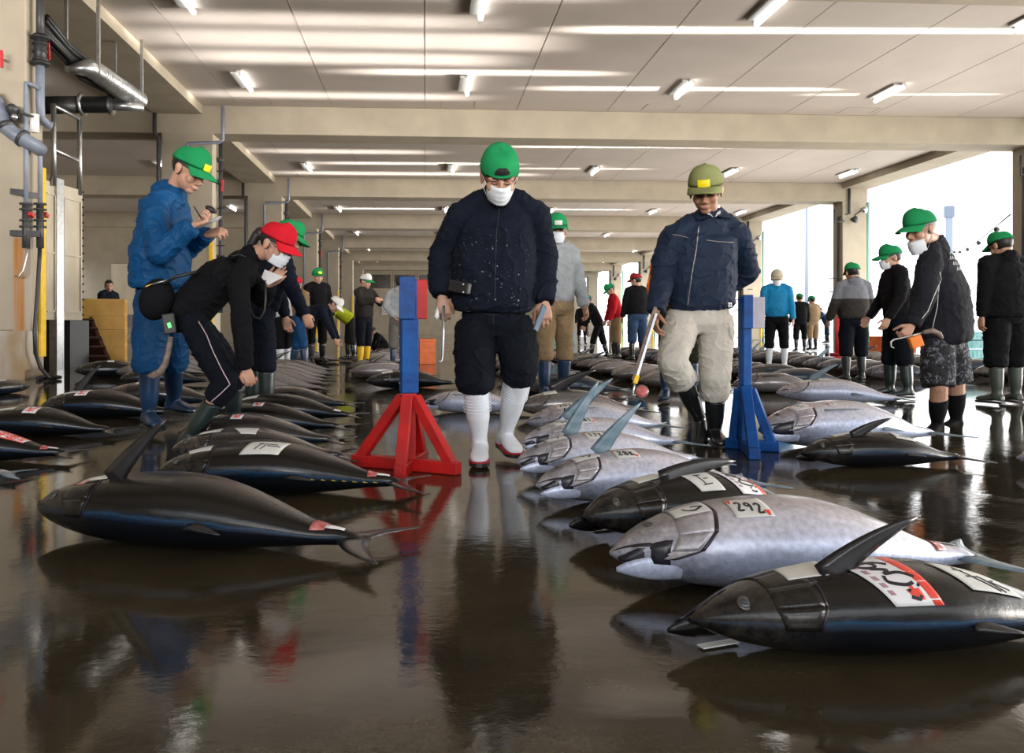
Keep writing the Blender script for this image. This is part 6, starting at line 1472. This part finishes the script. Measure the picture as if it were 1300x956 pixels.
q = MB(); q.box(-.032, .032, -.0065, -.0048, -.068, .068, M); obj(q, 'screen', mat('phone_screen', (.18, .26, .36), .1), r)
M_oldwood = mat('weathered_handle_wood', (.26, .20, .17), .6, color2=(.14, .10, .08), vscale=30)
a = P(830, 396, 4.74); r = root_at(a, 'long_tongs', 'long wooden-handled tongs in the hand of the older man', 'tongs')
q = MB(); q.bar(P(832, 390, 4.74), P(804, 483, 4.62), .022, .014, up=(0, 1, 0), bev=.003); obj(q, 'wooden_arm', M_oldwood, r)
q = MB(); q.bar(P(833, 398, 4.70), P(808, 480, 4.60), .014, .010, up=(0, 1, 0)); obj(q, 'steel_arm', M_steel, r)
q = MB(); q.bar(P(809, 476, 4.60), P(806, 487, 4.60), .026, .022, up=(0, 1, 0), bev=.004); obj(q, 'yellow_clip', M_yel, r)
q = MB(); q.tube([P(806, 486, 4.60), P(804, 496, 4.60), P(803, 502, 4.60), P(807, 501, 4.60)], .006, 8); obj(q, 'jaw', M_steel, r)
a = P(815, 497, 4.66); q = MB(); fwd_ = Vector((.1, 1, -.15)).normalized(); R = fwd_.to_track_quat('Z', 'Y').to_matrix().to_4x4(); M = Matrix.Translation(a) @ R
q.lathe([(.0, 0), (.030, 0), (.041, .004), (.038, .10), (.02, .20), (.0, .22)], 18, M); r = single(q, 'tuna_tail_piece', fish_material('dark'), a, 'cut tuna tail piece dangling from the tongs, pink face forward', 'tail piece')
r.data.uv_layers.new(name='UVMap')
q = MB(); q.lathe([(.0, -.003), (.034, -.003), (.036, .003), (0, .003)], 18, M); obj(q, 'cut_face', M_flesh, r)
# writing pad and pen
a = P(268, 282, 5.35); r = root_at(a, 'writing_pad', 'white writing pad in the hands of the man in the blue raincoat', 'writing pad')
q = MB(); q.bar(P(243, 291, 5.34), P(279, 277, 5.34), .15, .010, up=(0, -.3, 1)); obj(q, 'board', M_steel, r)
q = MB(); q.bar(P(246, 288.5, 5.33), P(277, 276.2, 5.33), .13, .004, up=(0, -.3, 1)); obj(q, 'paper', M_wpaper, r)
q = MB(); q.tube([P(246, 262, 5.18), P(258, 281, 5.28)], .0045, 8); single(q, 'pen', M_black, P(252, 272, 5.2), 'black pen in the writing hand of the man in the blue raincoat', 'pen')
q = MB(); q.ell(P(268, 266, 5.38), (.045, .03, .022), Euler((0, .5, 0)).to_matrix(), 14, 10); single(q, 'ink_pad_case', M_black, P(268, 266, 5.38), 'small black case held above the writing pad', 'case')
# clipboard of the stooping person
a = P(345, 352, 4.98); r = root_at(a, 'clipboard', 'clipboard with white sheet and black neck cord under the stooping person', 'clipboard')
c4 = [P(336, 342, 5.02), P(359, 351, 4.94), P(340, 361, 4.86), P(332, 352, 4.96)]; n_ = (c4[1]-c4[0]).cross(c4[3]-c4[0]).normalized()
q = MB(); q.add(c4+[v+n_*.006 for v in c4], [(0,1,2,3), (7,6,5,4), (0,4,5,1), (1,5,6,2), (2,6,7,3), (3,7,4,0)]); obj(q, 'sheet', M_wpaper, r)
q = MB(); q.tube([P(337, 356, 4.90), P(337, 380, 4.88), P(336, 395, 4.88), P(330, 405, 4.88), P(322, 402, 4.88), P(318, 392, 4.88)], .006, 8); obj(q, 'neck_cord', M_black, r)
# waist bag, radio and wooden hook at the stooping person's hip
q = MB(); q.ell(P(199, 380, 4.92), (.105, .085, .135), Euler((0, .35, 0)).to_matrix(), 22, 16); r = single(q, 'waist_bag', C_black, P(199, 380, 4.92), 'rounded black waist bag on the back of the stooping person', 'bag')
q = MB(); q.tube([P(190, 362, 4.86), P(204, 358, 4.85), P(212, 356, 4.86)], .006, 6); obj(q, 'bag_zip', M_steel, r)
q = MB(); q.bar(P(185, 364, 4.83), P(192, 361, 4.83), .012, .006); obj(q, 'yellow_tab', M_yel, r)
q = MB(); q.tube([P(208, 360, 4.85), P(222, 352, 4.83), P(250, 345, 4.84)], .010, 8); obj(q, 'strap', M_black, r)
q = MB(); q.bar(P(213, 398, 4.84), P(217, 424, 4.84), .075, .03, up=(0, 1, 0), bev=.008); r = single(q, 'belt_radio', M_black, P(215, 410, 4.84), 'black radio with green light on the belt of the stooping person', 'radio')
q = MB(); q.bar(P(214, 410, 4.815), P(216, 416, 4.815), .018, .008, up=(0, 1, 0)); obj(q, 'green_light', mat('green_led', (.1, .9, .15), .4, emit=2.0), r)
q = MB(); q.tube([P(217, 428, 4.82), P(214, 445, 4.80), P(210, 462, 4.79), P(204, 472, 4.78), P(194, 477, 4.78), P(189, 477, 4.78)], [.016, .018, .020, .024, .022, .012], 10); single(q, 'wooden_hand_hook', M_oldwood, P(210, 455, 4.8), 'curved wooden hook handle hanging at the stooping person’s hip', 'hand hook')
# hook of the man in shorts
a = P(1166, 420, 5.35); r = root_at(a, 'hand_hook', 'steel hand hook with wooden handle held by the man in shorts', 'hook')
q = MB(); q.tube([P(1172, 422, 5.36), P(1184, 420, 5.36), P(1192, 424, 5.37), P(1196, 430, 5.37)], [.014, .020, .020, .012], 10); obj(q, 'handle', M_oldwood, r)
q = MB(); q.tube([P(1172, 422, 5.36), P(1150, 428, 5.33), P(1135, 431, 5.31), P(1131, 434, 5.31), P(1131, 440, 5.31), P(1135, 442, 5.31)], [.006, .006, .006, .006, .005, .002], 8); obj(q, 'shaft', M_steel, r)
q = MB(); q.bar(P(1160, 427, 5.32), P(1165, 441, 5.32), .085, .035, up=(0, 1, 0), bev=.006); r = single(q, 'orange_pouch', mat('orange_pouch_plastic', (.85, .22, .02), .5), P(1162, 434, 5.32), 'small orange pouch hanging under the hand of the man in shorts', 'pouch')
# barcode strip of paper scraps on the wet floor
for x, y, lb in ((912, 818, 'paper scrap on the wet floor by the jaw of the front right tuna'), (770, 672, 'paper scrap on the wet floor under the second black tuna')):
    q = MB(); p = G(x, y, .004); q.box(-.05, .05, -.012, .012, 0, .003, Matrix.Translation(p) @ Euler((0, 0, .3)).to_matrix().to_4x4()); single(q, 'paper_scrap', M_paper, p, lb, 'paper scrap')
row('the row behind the stooping man', 8.3, 17, 0.6, lambda y: -1.62-0.085*(y-7), [0,6,2,0,1,0], seed=3)
row('the row beside the left pier', 11.4, 18, 0.66, lambda y: -3.45-0.09*(y-8), [0,2,6,2,1], seed=4)
row('the row behind the red barrier', 11.2, 22, 0.62, lambda y: -0.55-0.06*(y-11), [0,6,2,3,0,1], seed=5)
row('the row beyond the white boots', 8.0, 17, 0.55, lambda y: 1.45+0.03*(y-7), [4,3,5,1,0], seed=6)
row('the row between the two walking men', 9.2, 21, 0.62, lambda y: 3.15-0.02*(y-8), [1,3,4,6], seed=7)
row('the row behind the blue stand', 9.6, 20, 0.6, lambda y: 4.55+0.06*(y-8), [4,4,5,3], seed=8)
row('the row left of the man in shorts', 10.6, 20, 0.65, lambda y: 6.6+0.12*(y-10), [4,5,4,3], seed=9)
row('the row by the quay side', 9.6, 17, 0.8, lambda y: 8.1+0.2*(y-10), [3,4,1,6], seed=10)
